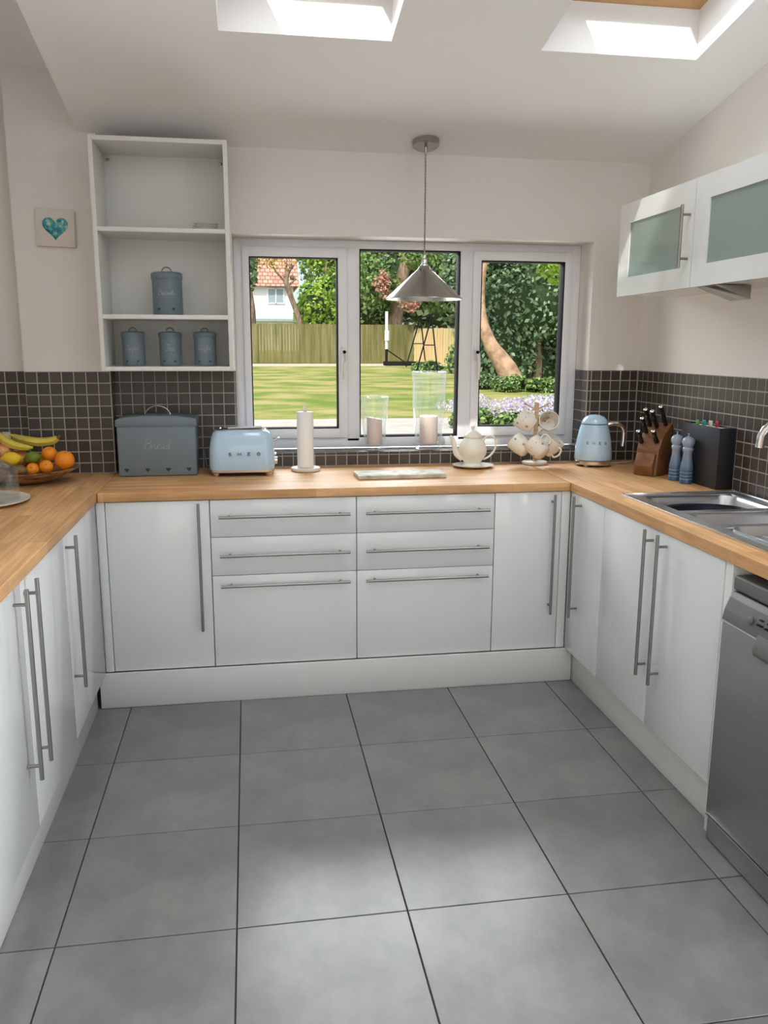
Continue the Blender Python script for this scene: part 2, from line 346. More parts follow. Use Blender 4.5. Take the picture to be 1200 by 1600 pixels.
def dup(root, loc, label, rot=None):
    r = root.copy(); COL.objects.link(r); r.location = loc; r['label'] = label
    if rot is not None: r.rotation_euler = rot
    for ch in root.children:
        c = ch.copy(); COL.objects.link(c); c.parent = r
        for g in ch.children:
            d = g.copy(); COL.objects.link(d); d.parent = c
    return r
# ================================================================== SETTING
XR, XL, YB, YP = 2.53, -.66, .64, .56           # right wall, left wall, back wall, boxed pier faces
ZT, ZB = .902, .865                              # worktop top and underside
zc = lambda y: 2.345 - .197*(y - .64)
# floor: screed with separate tiles
fl = struct('floor', MB().box(XL-.2, XR+.2, -6.6, 1.0, -.12, -.006), 'fgrout', at=(0,0,0))
TW, TD = .4486, .4743
def tile_mesh(name, w_, d_, t, inset, m):
    me = bpy.data.meshes.new(name); a, b_ = w_/2, d_/2
    V = [(-a,-b_,0),(a,-b_,0),(a,b_,0),(-a,b_,0),(-a,-b_,t-inset),(a,-b_,t-inset),(a,b_,t-inset),(-a,b_,t-inset),
         (-a+inset,-b_+inset,t),(a-inset,-b_+inset,t),(a-inset,b_-inset,t),(-a+inset,b_-inset,t)]
    Fc = [(8,9,10,11)]
    for k in range(4):
        l = (k+1) % 4; Fc += [(k, l, 4+l, 4+k), (4+k, 4+l, 8+l, 8+k)]
    me.from_pydata(V, [], Fc); me.materials.append(M[m]); return me
for i in range(-2, 6):
    for j in range(-1, 12):
        x0 = .0608 + i*TW; x1 = x0 + TW; y1 = -.4967 - (j-1)*TD if j else -.0; y0 = y1 - TD if j else -.4967
        y1 = {-1: YB-.02, 0: -.0224}.get(j, -.4967 - (j-1)*TD); y0 = {-1: -.0224, 0: -.4967}.get(j, y1 - TD)
        x0, x1 = max(x0, XL), min(x1, XR); y0 = max(y0, -6.3)
        if x1-x0 < .05 or y1-y0 < .05: continue
        me = tile_mesh('floor_tile', x1-x0-.004, y1-y0-.004, .006, .001, 'floor')
        o = link('floor_tile', me, 'floor', fl, Vector(), 0); o.location = ((x0+x1)/2, (y0+y1)/2, -.006)
# back wall with the window opening
WX0, WX1, WZ0, WZ1, YF = .522, 2.262, .958, 1.977, .80
mb = MB()
mb.box(XL-.2, WX0, YB, YB+.30, 0, 2.9); mb.box(WX1, XR+.2, YB, YB+.30, 0, 2.9)
mb.box(WX0, WX1, YB, YB+.30, 0, WZ0-.002); mb.box(WX0, WX1, YB, YB+.30, WZ1, 2.9)
wb = struct('wall_back', mb, 'wall', at=(0,0,0))
wp = struct('wall_pier', MB().box(-.40, -.036, YP, YB, ZT-.05, 2.9), 'wall', at=(0,0,0))
wr = struct('wall_right', MB().box(XR, XR+.25, -1.96, YB+.3, 0, 3.4).box(XR, XR+.25, -6.6, -3.10, 0, 3.4).box(XR, XR+.25, -3.10, -1.96, 2.15, 3.4), 'wall', at=(0,0,0))
struct('wall_left', MB().box(XL-.25, XL, -6.6, YB+.3, 0, 3.6), 'wall')
struct('wall_front', MB().box(XL-.25, -.45, -6.6, -6.4, 0, 3.2).box(2.35, XR+.25, -6.6, -6.4, 0, 3.2).box(-.45, 2.35, -6.6, -6.4, 2.3, 3.2), 'wall')
# sloping ceiling with two roof-window shafts
SX = [-.094, .51, 1.105, 1.65, 2.25, XR+.1]; SY = [-3.2, -1.42, -.25, YB+.3]
cl = MB().slab(SX, SY, 0, .17, holes={(1, 1), (3, 1)}, zf=lambda x, y: zc(y))
struct('ceiling', cl, 'ceiling', smooth=0)
struct('ceiling', MB().slab([XL-.1, -.094], [-3.2, YB+.3], .245, .35, zf=lambda x, y: zc(y)).slab([-.110, -.094], [-3.2, YB+.3], 0, .30, zf=lambda x, y: zc(y)), 'ceiling', smooth=0)
struct('ceiling', MB().box(XL-.2, XR+.2, -6.6, -3.2, 2.45, 2.6).box(XL-.2, XR+.2, -3.22, -3.1, 2.45, 3.5), 'ceiling')
struct('wall_upper_storey', MB().box(-4, 6.5, -3.5, -3.12, 3.35, 5.9), 'brick')
for n, (xa, xb) in enumerate(((.51, 1.105), (1.65, 2.25))):
    f = MB(); t = .045; z_ = lambda y: zc(y)+.17; ya, yb = -1.42, -.25
    zz = lambda x, y: zc(y)+.171
    f.slab([xa-.02, xa+t, xb-t, xb+.02], [ya-.02, ya+t, yb-t, yb+.02], 0, .09, holes={(1, 1)}, zf=zz)
    rw = struct('window_%d' % (n+2), f, 'pine', smooth=0)
    sash = MB().slab([xa+t, xa+t+.04, xb-t-.04, xb-t], [ya+t, ya+t+.04, yb-t-.04, yb-t], .03, .075, holes={(1, 1)}, zf=zz)
    sash.build('sash', 'pine', rw, smooth=0)
    MB().slab([xa+t+.04, xb-t-.04], [ya+t+.04, yb-t-.04], .05, .054, zf=zz).build('pane', 'pane', rw, smooth=0)
# unseen doors added behind the camera to house two of the fill lamps
for nm, fn in (('door_1', 'y'), ('door_2', 'x')):
    d = MB()
    if fn == 'y':
        for xa in (-.45, .93, 2.29): d.box(xa, xa+.06, -6.5, -6.44, 0, 2.3)
        d.box(-.45, 2.35, -6.5, -6.44, 0, .08); d.box(-.45, 2.35, -6.5, -6.44, 2.22, 2.3)
    else:
        for ya in (-3.10, -2.02): d.box(XR+.1, XR+.16, ya, ya+.06, 0, 2.15)
        d.box(XR+.1, XR+.16, -3.1, -1.96, 0, .08); d.box(XR+.1, XR+.16, -3.1, -1.96, 2.07, 2.15)
    struct(nm, d, 'upvc')
# ------------------------------------------------------------------ kitchen window
win = bpy.data.objects.new('window_1', None); COL.objects.link(win); win['kind'] = 'structure'; ORG[win.name] = Vector()
def framebox(mb, x0, x1, z0, z1, t, y0, y1, bev=.006):
    tl, tr, tb, tt = t if hasattr(t, '__len__') else (t,)*4
    mb.box(x0, x0+tl, y0, y1, z0, z1, bev); mb.box(x1-tr, x1, y0, y1, z0, z1, bev)
    mb.box(x0+tl-bev, x1-tr+bev, y0, y1, z0, z0+tb, bev); mb.box(x0+tl-bev, x1-tr+bev, y0, y1, z1-tt, z1, bev); return mb
fm = MB(); framebox(fm, WX0, WX1, WZ0+.014, WZ1, (.045, .050, .050, .040), YF, YF+.07)
fm.box(1.060, 1.129, YF, YF+.07, 1.0, 1.95, .006); fm.box(1.634, 1.703, YF, YF+.07, 1.0, 1.95, .006)
fm.build('window_frame', 'upvc', win)
for k, (x0, x1) in enumerate(((.562, 1.066), (1.697, 2.212))):
    sh = MB(); framebox(sh, x0, x1, 1.022, 1.940, (.034, .046, .048, .048) if k == 0 else (.042, .038, .048, .046), YF-.016, YF+.05, .005)
    so = sh.build('sash', 'upvc', win)
    x0g, x1g = (x0+.034, x1-.046) if k == 0 else (x0+.042, x1-.038)
    framebox(MB(), x0g-.002, x1g+.002, 1.068, 1.896, .0065, YF-.012, YF+.052, .001).build('gasket', 'black', so)
    MB().box(x0g, x1g, YF+.012, YF+.016, 1.07, 1.895).build('pane', 'pane', so, smooth=0)
    hx = 1.045 if k == 0 else 1.716
    h = MB().box(hx-.011, hx+.011, YF-.026, YF-.014, 1.40, 1.475, .005).tube([(hx, YF-.02, 1.455), (hx, YF-.05, 1.452), (hx+(.008 if k else -.008), YF-.052, 1.435), (hx+(.012 if k else -.012), YF-.050, 1.37), (hx+(.010 if k else -.010), YF-.050, 1.31)], [.008, .0095, .010, .008, .006])
    ho = h.build('window_handle', 'white', so)
    MB().lathe([(.0, .0), (.008, .0), (.008, .004), (0, .004)], seg=14, mtx=Matrix.Translation((hx, YF-.0605, 1.447)) @ Matrix.Rotation(PI/2, 4, 'X')).build('key_button', 'black', so)
framebox(MB(), 1.127, 1.636, 1.022, 1.939, .0065, YF+.004, YF+.072, .001).build('gasket', 'black', win)
MB().box(1.128, 1.635, YF+.02, YF+.024, 1.022, 1.939).build('pane', 'pane', win, smooth=0)
# ------------------------------------------------------------------ mosaic tiles (each its own part)
PZ, PX = .0514, .052
TILE = tile_mesh('mosaic_tile', 1, 1, 1, .0, 'tile')
def tmesh(w_, h_):
    key = (round(w_, 4), round(h_, 4))
    if key not in tmesh.c: tmesh.c[key] = tile_mesh('mosaic_tile', key[0], key[1], .0030, .0010, 'tile')
    return tmesh.c[key]
tmesh.c = {}
def tiles(parent, origin, ux, uz, w_, h_, px=PX, pz=PZ, start=0, top=True, name='mosaic_tile'):
    """cover a w_ x h_ rectangle from its top left corner; ux to the right, uz up"""
    ux, uz = Vector(ux), Vector(uz); n = ux.cross(uz); org = Vector(origin)
    rot = Matrix((ux, uz, n)).transposed().to_4x4()
    xs = [0] if start <= 0 else [0, start]
    x = start if start > 0 else 0
    while x < w_ - 1e-4: x = min(x+px, w_); xs.append(x)
    xs = sorted(set(round(a, 5) for a in xs))
    zs = [0]; z = 0
    while z < h_ - 1e-4: z = min(z+pz, h_); zs.append(z)
    if zs[-1]-zs[-2] < .006: zs.pop()
    g = .0046
    for a, b in zip(xs, xs[1:]):
        for c, d in zip(zs, zs[1:]):
            if b-a < .008: continue
            o = bpy.data.objects.new(name, tmesh(b-a-g, d-c-g)); COL.objects.link(o); o.parent = parent
            o.matrix_local = Matrix.Translation(org + ux*(a+b)/2 - uz*(c+d)/2 + n*-.0018 - ORG[parent.name]) @ rot
def groutboard(parent, *b): MB().box(*b).build('grout', 'grout', parent, smooth=0)
H = 1.36 - ZT
X_, Z_, Y_ = (1,0,0), (0,0,1), (0,1,0)
groutboard(wb, XL, -.40, YB-.003, YB, ZT, 1.36); tiles(wb, (XL, YB-.003, 1.36), X_, Z_, .26, H)
groutboard(wb, -.036, WX0, YB-.003, YB, ZT, 1.36); tiles(wb, (-.036, YB-.003, 1.36), X_, Z_, .558, H, start=.03)
groutboard(wb, WX1, XR, YB-.003, YB, ZT, 1.36); tiles(wb, (WX1, YB-.003, 1.36), X_, Z_, XR-WX1-.004, H, start=.018, px=.0515)
groutboard(wp, -.40, -.036, YP-.003, YP, ZT, 1.36); tiles(wp, (-.40, YP-.003, 1.36), X_, Z_, .367, H)
groutboard(wp, -.036, -.033, YP-.003, YB, ZT, 1.36); tiles(wp, (-.033, YP-.003, 1.36), Y_, Z_, .08, H, start=.03)
groutboard(wb, WX0, WX1, YB-.003, YB, ZT, .956); tiles(wb, (WX0, YB-.003, .954), X_, Z_, WX1-WX0, .954-ZT)
# right reveal
groutboard(wb, WX1-.003, WX1, YB, YF, .972, 1.36); tiles(wb, (WX1-.003, YF, 1.36), (0,-1,0), Z_, YF-YB, 1.36-.975, px=.0535)
# right wall
groutboard(wr, XR-.003, XR, -2.4, YB, ZT, 1.36); tiles(wr, (XR-.003, YB-.01, 1.36), (0,-1,0), Z_, 1.72, H, px=.0535)
# tiled sill
sl = struct('trim_1', MB().box(WX0, WX1, YB-.004, YF+.02, .955, .9655), 'grout', at=(0,0,0))
tiles(sl, (WX0, YF, .9655), X_, Y_, WX1-WX0, YF-YB+.004, pz=.0535) if False else None
for a in range(34):
    xa = WX0 + a*PX; xb = min(xa+PX, WX1-.002)
    for ya, yb in ((YB-.004, YB+.048), (YB+.048, YB+.100), (YB+.100, YF-.001)):
        o = bpy.data.objects.new('mosaic_tile', tmesh(xb-xa-.0032, yb-ya-.0032)); COL.objects.link(o); o.parent = sl; o.location = ((xa+xb)/2, (ya+yb)/2, .9645)
    o = bpy.data.objects.new('mosaic_tile', tmesh(xb-xa-.0032, .0105)); COL.objects.link(o); o.parent = sl
    o.matrix_local = Matrix.Translation(((xa+xb)/2, YB-.0035, .9618)) @ Matrix((Vector(X_), Vector(Z_), Vector((0,-1,0)))).transposed().to_4x4()
# ================================================================== CABINETS
def bar_handle(parent, a, b, out, name='handle', inset=.035, stand=.034, r=.006):
    """bar from a to b standing off the door in direction -out"""
    a, b, out = Vector(a), Vector(b), Vector(out); d = (b-a).normalized(); mb = MB().tube([a, b], r, 12)
    for q in (a+d*inset, b-d*inset): mb.tube([q, q-out*stand], r*.8, 10)
    return mb.build(name, 'handle', parent)
def carcass(parent, x0, x1, y0, y1, z0, z1, openside):
    t = .018; mb = MB()
    if openside == 'y': mb.box(x0, x0+t, y0, y1, z0, z1).box(x1-t, x1, y0, y1, z0, z1).box(x0+t, x1-t, y1-t, y1, z0, z1).box(x0+t, x1-t, y0, y1, z0, z0+t).box(x0+t, x1-t, y0, y0+.08, z1-t, z1)
    else: mb.box(x0, x1, y0, y0+t, z0, z1).box(x0, x1, y1-t, y1, z0, z1).box(x0, x1, y0+t, y1-t, z0, z0+t).box(x0 if openside == '+x' else x1-t, x0+t if openside == '+x' else x1, y0+t, y1-t, z0, z1)
    return mb.build('cabinet_body', 'white_matt', parent)
G = .0018; D0, D1 = .153, .862
def back_door(x0, x1, hx, label):
    t = thing('base_cabinet', label, 'cabinet', ((x0+x1)/2, 0, .15))
    carcass(t, x0+.0005, x1-.0005, .0205, .60, .152, .863, 'y')
    d = MB().box(x0+G, x1-G, 0, .019, D0, D1, .0015).build('door', 'white_gloss', t)
    bar_handle(d, (hx, -.035, .320), (hx, -.035, .855), (0,-1,0)); return t
back_door(0, .408, .365, 'white gloss base cabinet under the bread bin, one tall handle')
back_door(1.605, 1.904, 1.861, 'narrow white gloss base cabinet between drawers and right corner')
for x0, x1, lab in ((.408, 1.008, 'left one of the two white three-drawer units, under the toaster'), (1.008, 1.605, 'right one of the two white three-drawer units, under the teapot')):
    t = thing('drawer_unit', lab, 'drawers', ((x0+x1)/2, 0, .15), group='three-drawer base units')
    carcass(t, x0+.0005, x1-.0005, .0205, .60, .152, .863, 'y')
    for za, zb, zh in ((.153, .5435, .506), (.546, .7055, .634), (.708, .862, .7955)):
        d = MB().box(x0+G, x1-G, 0, .019, za, zb, .0015).build('drawer', 'white_gloss', t)
        bar_handle(d, (x0+.036, -.035, zh), (x1-.030, -.035, zh), (0,-1,0), inset=.04)
MB().box(-.034, -.001, .001, .019, .152, .863, .001).build('filler_panel', 'white_matt', at=(-.02, .01, .152), cat='panel', label='slim white filler strip left of the bread bin cabinet')
MB().box(1.905, 1.9435, .001, .019, .152, .863, .001).build('filler_panel', 'white_matt', at=(1.92, .01, .152), cat='panel', label='slim white filler strip in the right inner corner')
def side_unit(x, sgn, ys, handles, label, name='base_cabinet', cat='cabinet'):
    """sgn +1: door face looks to +x (left run), -1: to -x (right run)"""
    y0, y1 = min(ys), max(ys); t = thing(name, label, cat, (x, (y0+y1)/2, .15))
    xa, xb = (x-.58, x-.0205) if sgn > 0 else (x+.0205, x+.58)
    carcass(t, xa, xb, y0+.0005, y1-.0005, .152, .863, '+x' if sgn > 0 else '-x')
    for (a, b), hy in zip(zip(ys, ys[1:]), handles):
        d = MB().box(*sorted((x, x-sgn*.019)), min(a, b)+G, max(a, b)-G, D0, D1, .0015).build('door', 'white_gloss', t)
        bar_handle(d, (x+sgn*.036, hy, .333), (x+sgn*.036, hy, .862), (sgn, 0, 0), inset=.04)
    return t
side_unit(1.944, -1, [-.003, -.3545], [-.126], 'right-hand corner cabinet beside the narrow cabinet, handle close to corner')
side_unit(1.944, -1, [-.3545, -.784, -1.207], [-.766, -.859], 'two-door white sink cabinet with paired handles beside dishwasher')
side_unit(-.034, 1, [-.003, -.603], [-.583], 'left-hand corner cabinet with a single handle, below the fruit bowl')
side_unit(-.034, 1, [-.603, -1.133, -1.663], [-1.103, -1.210], 'two-door white cabinet with paired handles at left picture edge')
side_unit(-.034, 1, [-1.663, -2.2], [-2.18], 'last white cabinet of the left run, cut off by the frame')
MB().box(1.944, 2.50, -1.247, -1.210, .0, .863, .001).build('end_panel', 'white_matt', at=(2.2, -1.23, 0), cat='panel', label='white upright end panel between sink cabinet and dishwasher')
MB().box(1.944, 2.50, -1.905, -1.875, .0, .863, .001).build('end_panel', 'white_matt', at=(2.2, -1.89, 0), cat='panel', label='white end panel on the far side of the dishwasher')
# plinths
MB().box(-.0590, 1.976, -.018, -.001, .001, .150, .001).build('plinth', 'plinth', at=(1, -.01, 0), cat='plinth', label='white kickboard under the back run of drawers')
MB().box(-.088, -.0712, -2.2, -.025, .001, .150, .001).build('plinth', 'plinth', at=(-.08, -1.1, 0), cat='plinth', label='white kickboard under the left run of cabinets')
MB().box(1.979, 1.996, -1.208, -.0, .001, .150, .001).build('plinth', 'plinth', at=(1.99, -.6, 0), cat='plinth', label='white kickboard under the sink side cabinets')
# worktops
def worktop(poly, label, m, loc):
    return MB().prism(poly, 'z', ZB, ZT, .0035, 3).build('worktop', m, at=loc, cat='worktop', label=label)
worktop([(-.0245, -.008), (1.9365, -.008), (1.9365, YB-.001), (-.0245, YB-.001)], 'back length of oak worktop below the window', 'wood_x', (0, 0, 0))
worktop([(XL+.001, -2.22), (-.0265, -2.22), (-.0265, YP-.004), (-.401, YP-.004), (-.401, YB-.001), (XL+.001, YB-.001)], 'left length of oak worktop carrying fruit bowl and cake dome', 'wood_y', (0, 0, 0))
KX0, KX1, KY0, KY1 = 2.04, 2.485, -1.33, -.355
MB().slab([1.9385, KX0, KX1, XR-.001], [-1.91, KY0, KY1, YB-.001], ZB, ZT, holes={(1, 1)}).build('worktop', 'wood_y', at=(0, 0, 0), cat='worktop', label='right length of oak worktop with the sink set in', smooth=0)
# ------------------------------------------------------------------ sink
sk = thing('sink', 'stainless steel sink with one and a half bowls and drainer', 'sink', (2.26, -.85, ZT))
xs = [2.02, 2.075, 2.455, 2.507]; ys = [-1.352, -1.31, -.965, -.925, -.72, -.68, -.385, -.333]
MB().slab(xs, ys, ZT, ZT+.004, holes={(1, 5), (1, 3), (1, 1)}).build('sink_rim', 'sink', sk, smooth=0)
framebox3 = MB()
for a in (((2.02, 2.026), (-1.352, -.333)), ((2.501, 2.507), (-1.352, -.333)), ((2.026, 2.501), (-.339, -.333)), ((2.026, 2.501), (-1.352, -1.346))): framebox3.box(*a[0], *a[1], ZT+.003, ZT+.008, .0015)
framebox3.build('rim_edge', 'chrome', sk)
def bowl(x0, x1, y0, y1, depth, name, m='sink'):
    b = bmesh.new(); n = 8; cx, cy = (x0+x1)/2, (y0+y1)/2; rings = []
    for kk, (ins, z, rc) in enumerate(((-.012, ZT+.0042, .05), (0, ZT-.001, .055), (.006, ZT-.02, .055), (.012, ZT-depth+.03, .05), (.022, ZT-depth+.008, .045), (.05, ZT-depth, .03))):
        ring = []; hx, hy = (x1-x0)/2-ins, (y1-y0)/2-ins
        if kk == 0: rc = .045
        for q, (sx, sy) in enumerate(((1,1), (-1,1), (-1,-1), (1,-1))):
            for i in range(n):
                a = q*PI/2 + PI/2*i/(n-1); ring.append(b.verts.new((cx + sx*(hx-rc) + rc*math.cos(a), cy + sy*(hy-rc) + rc*math.sin(a), z)))
        rings.append(ring)
    for A, B in zip(rings, rings[1:]):
        for k in range(len(A)): b.faces.new((A[k], A[(k+1) % len(A)], B[(k+1) % len(A)], B[k]))
    b.faces.new(rings[-1]); mb = MB(); mb._merge(b)
    return mb.build(name, m, sk, smooth=50)
bowl(2.072, 2.458, -.683, -.382, .165, 'bowl'); bowl(2.072, 2.458, -.928, -.717, .11, 'bowl'); bowl(2.072, 2.458, -1.313, -.962, .022, 'drainer')
for k in range(8): MB().box(2.11+k*.042, 2.118+k*.042, -1.28, -.99, ZT-.022, ZT-.016, .002).build('drainer_rib', 'sink', sk)
dish = MB().lathe([(.0, 0), (.10, 0), (.13, .05), (.137, .130), (.143, .134), (.143, .138), (.131, .134), (.123, .05), (.09, .008), (0, .008)], seg=40, sx=1.18, sy=.88)
dish.build('washing_up_bowl', 'navy', at=(0, 0, 0), cat='bowl', label='dark navy oval bowl lying inside the sink').location = (2.265, -.535, ZT-.164)
tp = thing('tap', 'chrome swan-neck mixer tap curving in at the right edge', 'tap', (2.48, -.90, ZT))
TPY = -.90
tp_pts = [(2.485, -.90, ZT+.06), (2.485, -.90, 1.10)] + [(2.410+.075*math.cos(a), -.82-.08*math.cos(a), 1.155+.085*math.sin(a)) for a in [PI*k/12 for k in range(0, 12)]] + [(2.335, -.74, 1.135)]
MB().tube([(2.485, -.90, ZT+.005), (2.485, -.90, ZT+.02)], [.028, .026], 20).tube([(2.485, -.90, ZT+.02), (2.485, -.90, ZT+.07)], .019, 20).build('base', 'chrome', tp)
MB().tube([(x-.008, y, z) for x, y, z in tp_pts], .0155, 16).build('spout', 'chrome', tp)
MB().tube([(2.485, -.90, ZT+.05), (2.485, -.95, ZT+.075), (2.485, -.98, ZT+.10)], [.009, .007, .006], 10).build('lever', 'chrome', tp)
# ------------------------------------------------------------------ dishwasher
dw = thing('dishwasher', 'silver grey freestanding dishwasher at the right edge', 'dishwasher', (2.2, -1.56, 0)); ya, yb = -1.853, -1.254
MB().box(1.96, 2.50, ya+.004, yb-.004, .03, .79).box(1.975, 2.48, ya+.02, yb-.02, 0.001, .03).build('cabinet_body', 'dw_panel', dw)
MB().box(1.944, 2.50, ya, yb, .792, .834, .006, 3).build('top_panel', 'dw_panel', dw)
MB().prism([(1.948, .786), (1.936, .77), (1.922, .735), (1.915, .704), (1.958, .704), (1.958, .786)], 'y', ya, yb, .002).build('control_panel', 'dw_panel', dw)
MB().box(1.918, 1.958, ya, yb, .086, .700, .003, 2).build('door', 'dw', dw)
MB().box(1.924, 1.955, ya+.002, yb-.002, .004, .078, .002).build('kick_panel', 'dw', dw)
MB().box(1.9165, 1.93, ya, yb, .699, .704).build('bright_trim', 'chrome', dw); MB().box(1.917, 1.93, ya, yb, .0805, .0845).build('bright_trim', 'chrome', dw)
RX = Matrix.Rotation(-PI/2+.25, 4, 'Y')
MB().lathe([(0, 0), (.012, 0), (.012, .004), (.0095, .006), (0, .006)], seg=24, mtx=Matrix.Translation((1.9215, -1.385, .741)) @ RX).build('power_button', 'dw_panel', dw)
hb = MB(); hb.prism([(1.920, .722), (1.908, .69), (1.904, .668), (1.909, .655), (1.919, .655)], 'y', -1.66, -1.425, .004).build('door_grip', 'dw_panel', dw)
MB().box(1.9, 1.9195, -1.64, -1.445, .66, .682).build('grip_shadow_gap', 'dark', dw) if False else None
mk = MB()
for k in range(5): mk.box(1.9155, 1.924, -1.44-k*.035, -1.418-k*.035, .7395, .7425); mk.box(1.918, 1.926, -1.44-k*.035, -1.425-k*.035, .755, .757)
mk.build('panel_markings', 'black', dw)
# ------------------------------------------------------------------ wall cabinets on the right
def wall_cab(y0, y1, label, handle):
    t = thing('wall_cabinet', label, 'cabinet', (2.38, (y0+y1)/2, 1.70))
    z0, z1 = 1.701, 2.083; MB().box(2.250, XR-.001, y0+.0005, y1-.0005, z0, z1).build('cabinet_body', 'white_matt', t)
    d = MB(); gy0, gy1, gz0, gz1 = y0+.10, y1-.10, 1.775, 2.003
    for b in ((y0+G, gy0, 1.697, 2.087), (gy1, y1-G, 1.697, 2.087), (gy0, gy1, 1.697, gz0), (gy0, gy1, gz1, 2.087)): d.box(2.230, 2.249, b[0], b[1], b[2], b[3])
    do = d.build('door', 'white_gloss', t, smooth=0)
    MB().box(2.235, 2.2415, gy0-.0, gy1+.0, gz0-.0, gz1+.0).build('glass_panel', 'frost', do, smooth=0)
    if handle: bar_handle(do, (2.195, handle, 1.769), (2.195, handle, 1.998), (-1, 0, 0))
wall_cab(-.357, .285, 'wall cabinet nearer the window with frosted glass and upright handle', -.328)
wall_cab(-1.02, -.360, 'wall cabinet cut off by right edge, frosted glass door without visible handle', None)
wl = MB().prism([(2.245, 1.6985), (2.395, 1.6985), (2.395, 1.648)], 'y', -.50, -.37, .001)
wl.build('cabinet_light', 'steel', at=(2.32, -.43, 1.6985), cat='light', label='small steel wedge light fixed under the frosted wall cabinets')
# ------------------------------------------------------------------ open shelf unit
t = thing('open_shelf_unit', 'tall white open wall shelf unit left of the window', 'shelves', (.24, .49, 1.368))
sx0, sx1, sy0, sy1 = -.035, .517, .34, .629
for a, b in ((sx0, sx0+.018), (sx1-.018, sx1)): MB().box(a, b, sy0, sy1, 1.368, 2.306, .001).build('side_panel', 'white_matt', t)
MB().box(sx0+.018, sx1-.018, sy0, sy1, 2.288, 2.306, .001).build('top_panel', 'white_matt', t)
MB().box(sx0+.018, sx1-.018, sy0, sy1, 1.368, 1.386, .001).build('bottom_panel', 'white_matt', t)
for z in (1.585, 1.937): MB().box(sx0+.018, sx1-.018, sy0+.002, sy1-.008, z, z+.018, .001).build('shelf', 'white_matt', t)
MB().box(sx0+.018, sx1-.018, sy1-.008, sy1-.002, 1.386, 2.288).build('back_panel', 'white_matt', t)
for x in (.0, .482): MB().box(x-.008, x+.008, sy1-.018, sy1-.009, 2.262, 2.272, .001).build('fixing_bracket', 'steel', t)
# ================================================================== lettering
GL = {'B': ([[(.1,0),(.3,1.0),(.45,2.0)], [(0,1.7),(.5,2.1),(1.1,1.9),(1.0,1.3),(.45,1.1),(1.1,1.0),(1.2,.4),(.7,0),(.1,.1)]], 1.35),
 'T': ([[(0,1.8),(.5,2.0),(1.4,1.95)], [(.8,1.95),(.7,.8),(.4,0),(.1,.15)]], 1.1), 'C': ([[(1.2,1.7),(1.0,2.0),(.4,1.6),(.1,.7),(.4,0),(1.2,.4)]], 1.2),
 'S': ([[(1.1,1.8),(.8,2.1),(.4,1.7),(.9,.9),(.7,.1),(.2,0),(0,.4)]], 1.15), 'r': ([[(0,.1),(.3,.9),(.35,.75),(.7,.85),(.65,.3),(.8,0),(1.0,.1)]], .95),
 'e': ([[(0,.2),(.5,.6),(.5,.95),(.25,.95),(.15,.4),(.4,0),(.8,.15)]], .78), 'a': ([[(.65,.85),(.3,.95),(.1,.4),(.3,0),(.6,.4),(.7,.9),(.65,.2),(.8,0),(1,.15)]], .97),
 'd': ([[(.65,.85),(.3,.95),(.1,.4),(.3,0),(.6,.4),(.85,2.0),(.65,.3),(.8,0),(1,.1)]], 1.0), 'o': ([[(.4,.95),(.1,.6),(.2,.05),(.55,.1),(.6,.7),(.4,.95),(.8,.8)]], .8),
 'f': ([[(0,.2),(.5,1.2),(.7,2.0),(.45,2.0),(.4,.8),(.3,-.8),(.5,-.6),(.45,.1),(.8,.2)]], .72), 'u': ([[(0,.2),(.2,.9),(.2,.2),(.4,0),(.7,.9),(.7,.15),(.95,.15)]], .95),
 'g': ([[(.65,.85),(.3,.95),(.1,.4),(.3,0),(.6,.4),(.7,.9),(.6,-.6),(.3,-.9),(.1,-.6),(.9,.15)]], .9), 'i': ([[(0,.2),(.25,.9),(.25,.15),(.5,.1)], [(.35,1.3),(.4,1.42)]], .5),
 's': ([[(0,.1),(.35,.95),(.5,.3),(.3,0),(.1,.1),(.7,.15)]], .68), 'c': ([[(.6,.8),(.35,.95),(.1,.45),(.35,0),(.75,.2)]], .72), 't': ([[(0,.2),(.4,1.7),(.3,.2),(.6,.1)], [(.1,1.2),(.7,1.25)]], .62)}
def catmull(p, n=4):
    p = [Vector(q) for q in p]
    if len(p) < 3: return p
    P_ = [p[0]*2-p[1]] + p + [p[-1]*2-p[-2]]; out = []
    for i in range(1, len(P_)-2):
        a, b, c, d = P_[i-1:i+3]
        for k in range(n):
            s = k/n; out.append(.5*((2*b) + (c-a)*s + (2*a-5*b+4*c-d)*s*s + (3*b-a-3*c+d)*s**3))
    return out + [p[-1]]
def script(text, width, fn, r, parent):
    adv = sum(GL[c][1] for c in text); k = width/adv; x = -adv/2; mb = MB()
    for c in text:
        for st in GL[c][0]:
            pts = [fn((x+q[0]+.18*q[1])*k, (q[1]-.6)*k) for q in catmull(st)]; mb.tube(pts, r, 5)
        x += GL[c][1]
    return mb.build('lettering', 'script', parent)
def block_text(txt, height, gap, fn, parent, m='letter'):
    """capitals as thin raised strokes"""
    ST = {'S': [[(.9,.85),(.6,1),(.2,.9),(.1,.7),(.3,.55),(.7,.45),(.9,.25),(.7,.03),(.3,0),(.05,.15)]], 'M': [[(0,0),(0,1),(.5,.35),(1,1),(1,0)]], 'E': [[(.9,1),(.1,1),(.1,0),(.9,0)], [(.1,.5),(.75,.5)]], 'G': [[(.9,.8),(.6,1),(.25,.95),(.02,.6),(.05,.25),(.35,0),(.7,.03),(.95,.2),(.95,.48),(.55,.48)]]}
    n = len(txt)
    for i, c in enumerate(txt):
        xc = (i-(n-1)/2)*gap; mb = MB()
        for st in ST[c]: mb.tube([fn(xc+(q[0]-.5)*height*1.0, (q[1]-.5)*height) for q in st], height*.13, 6)
        mb.build('letter', m, parent)
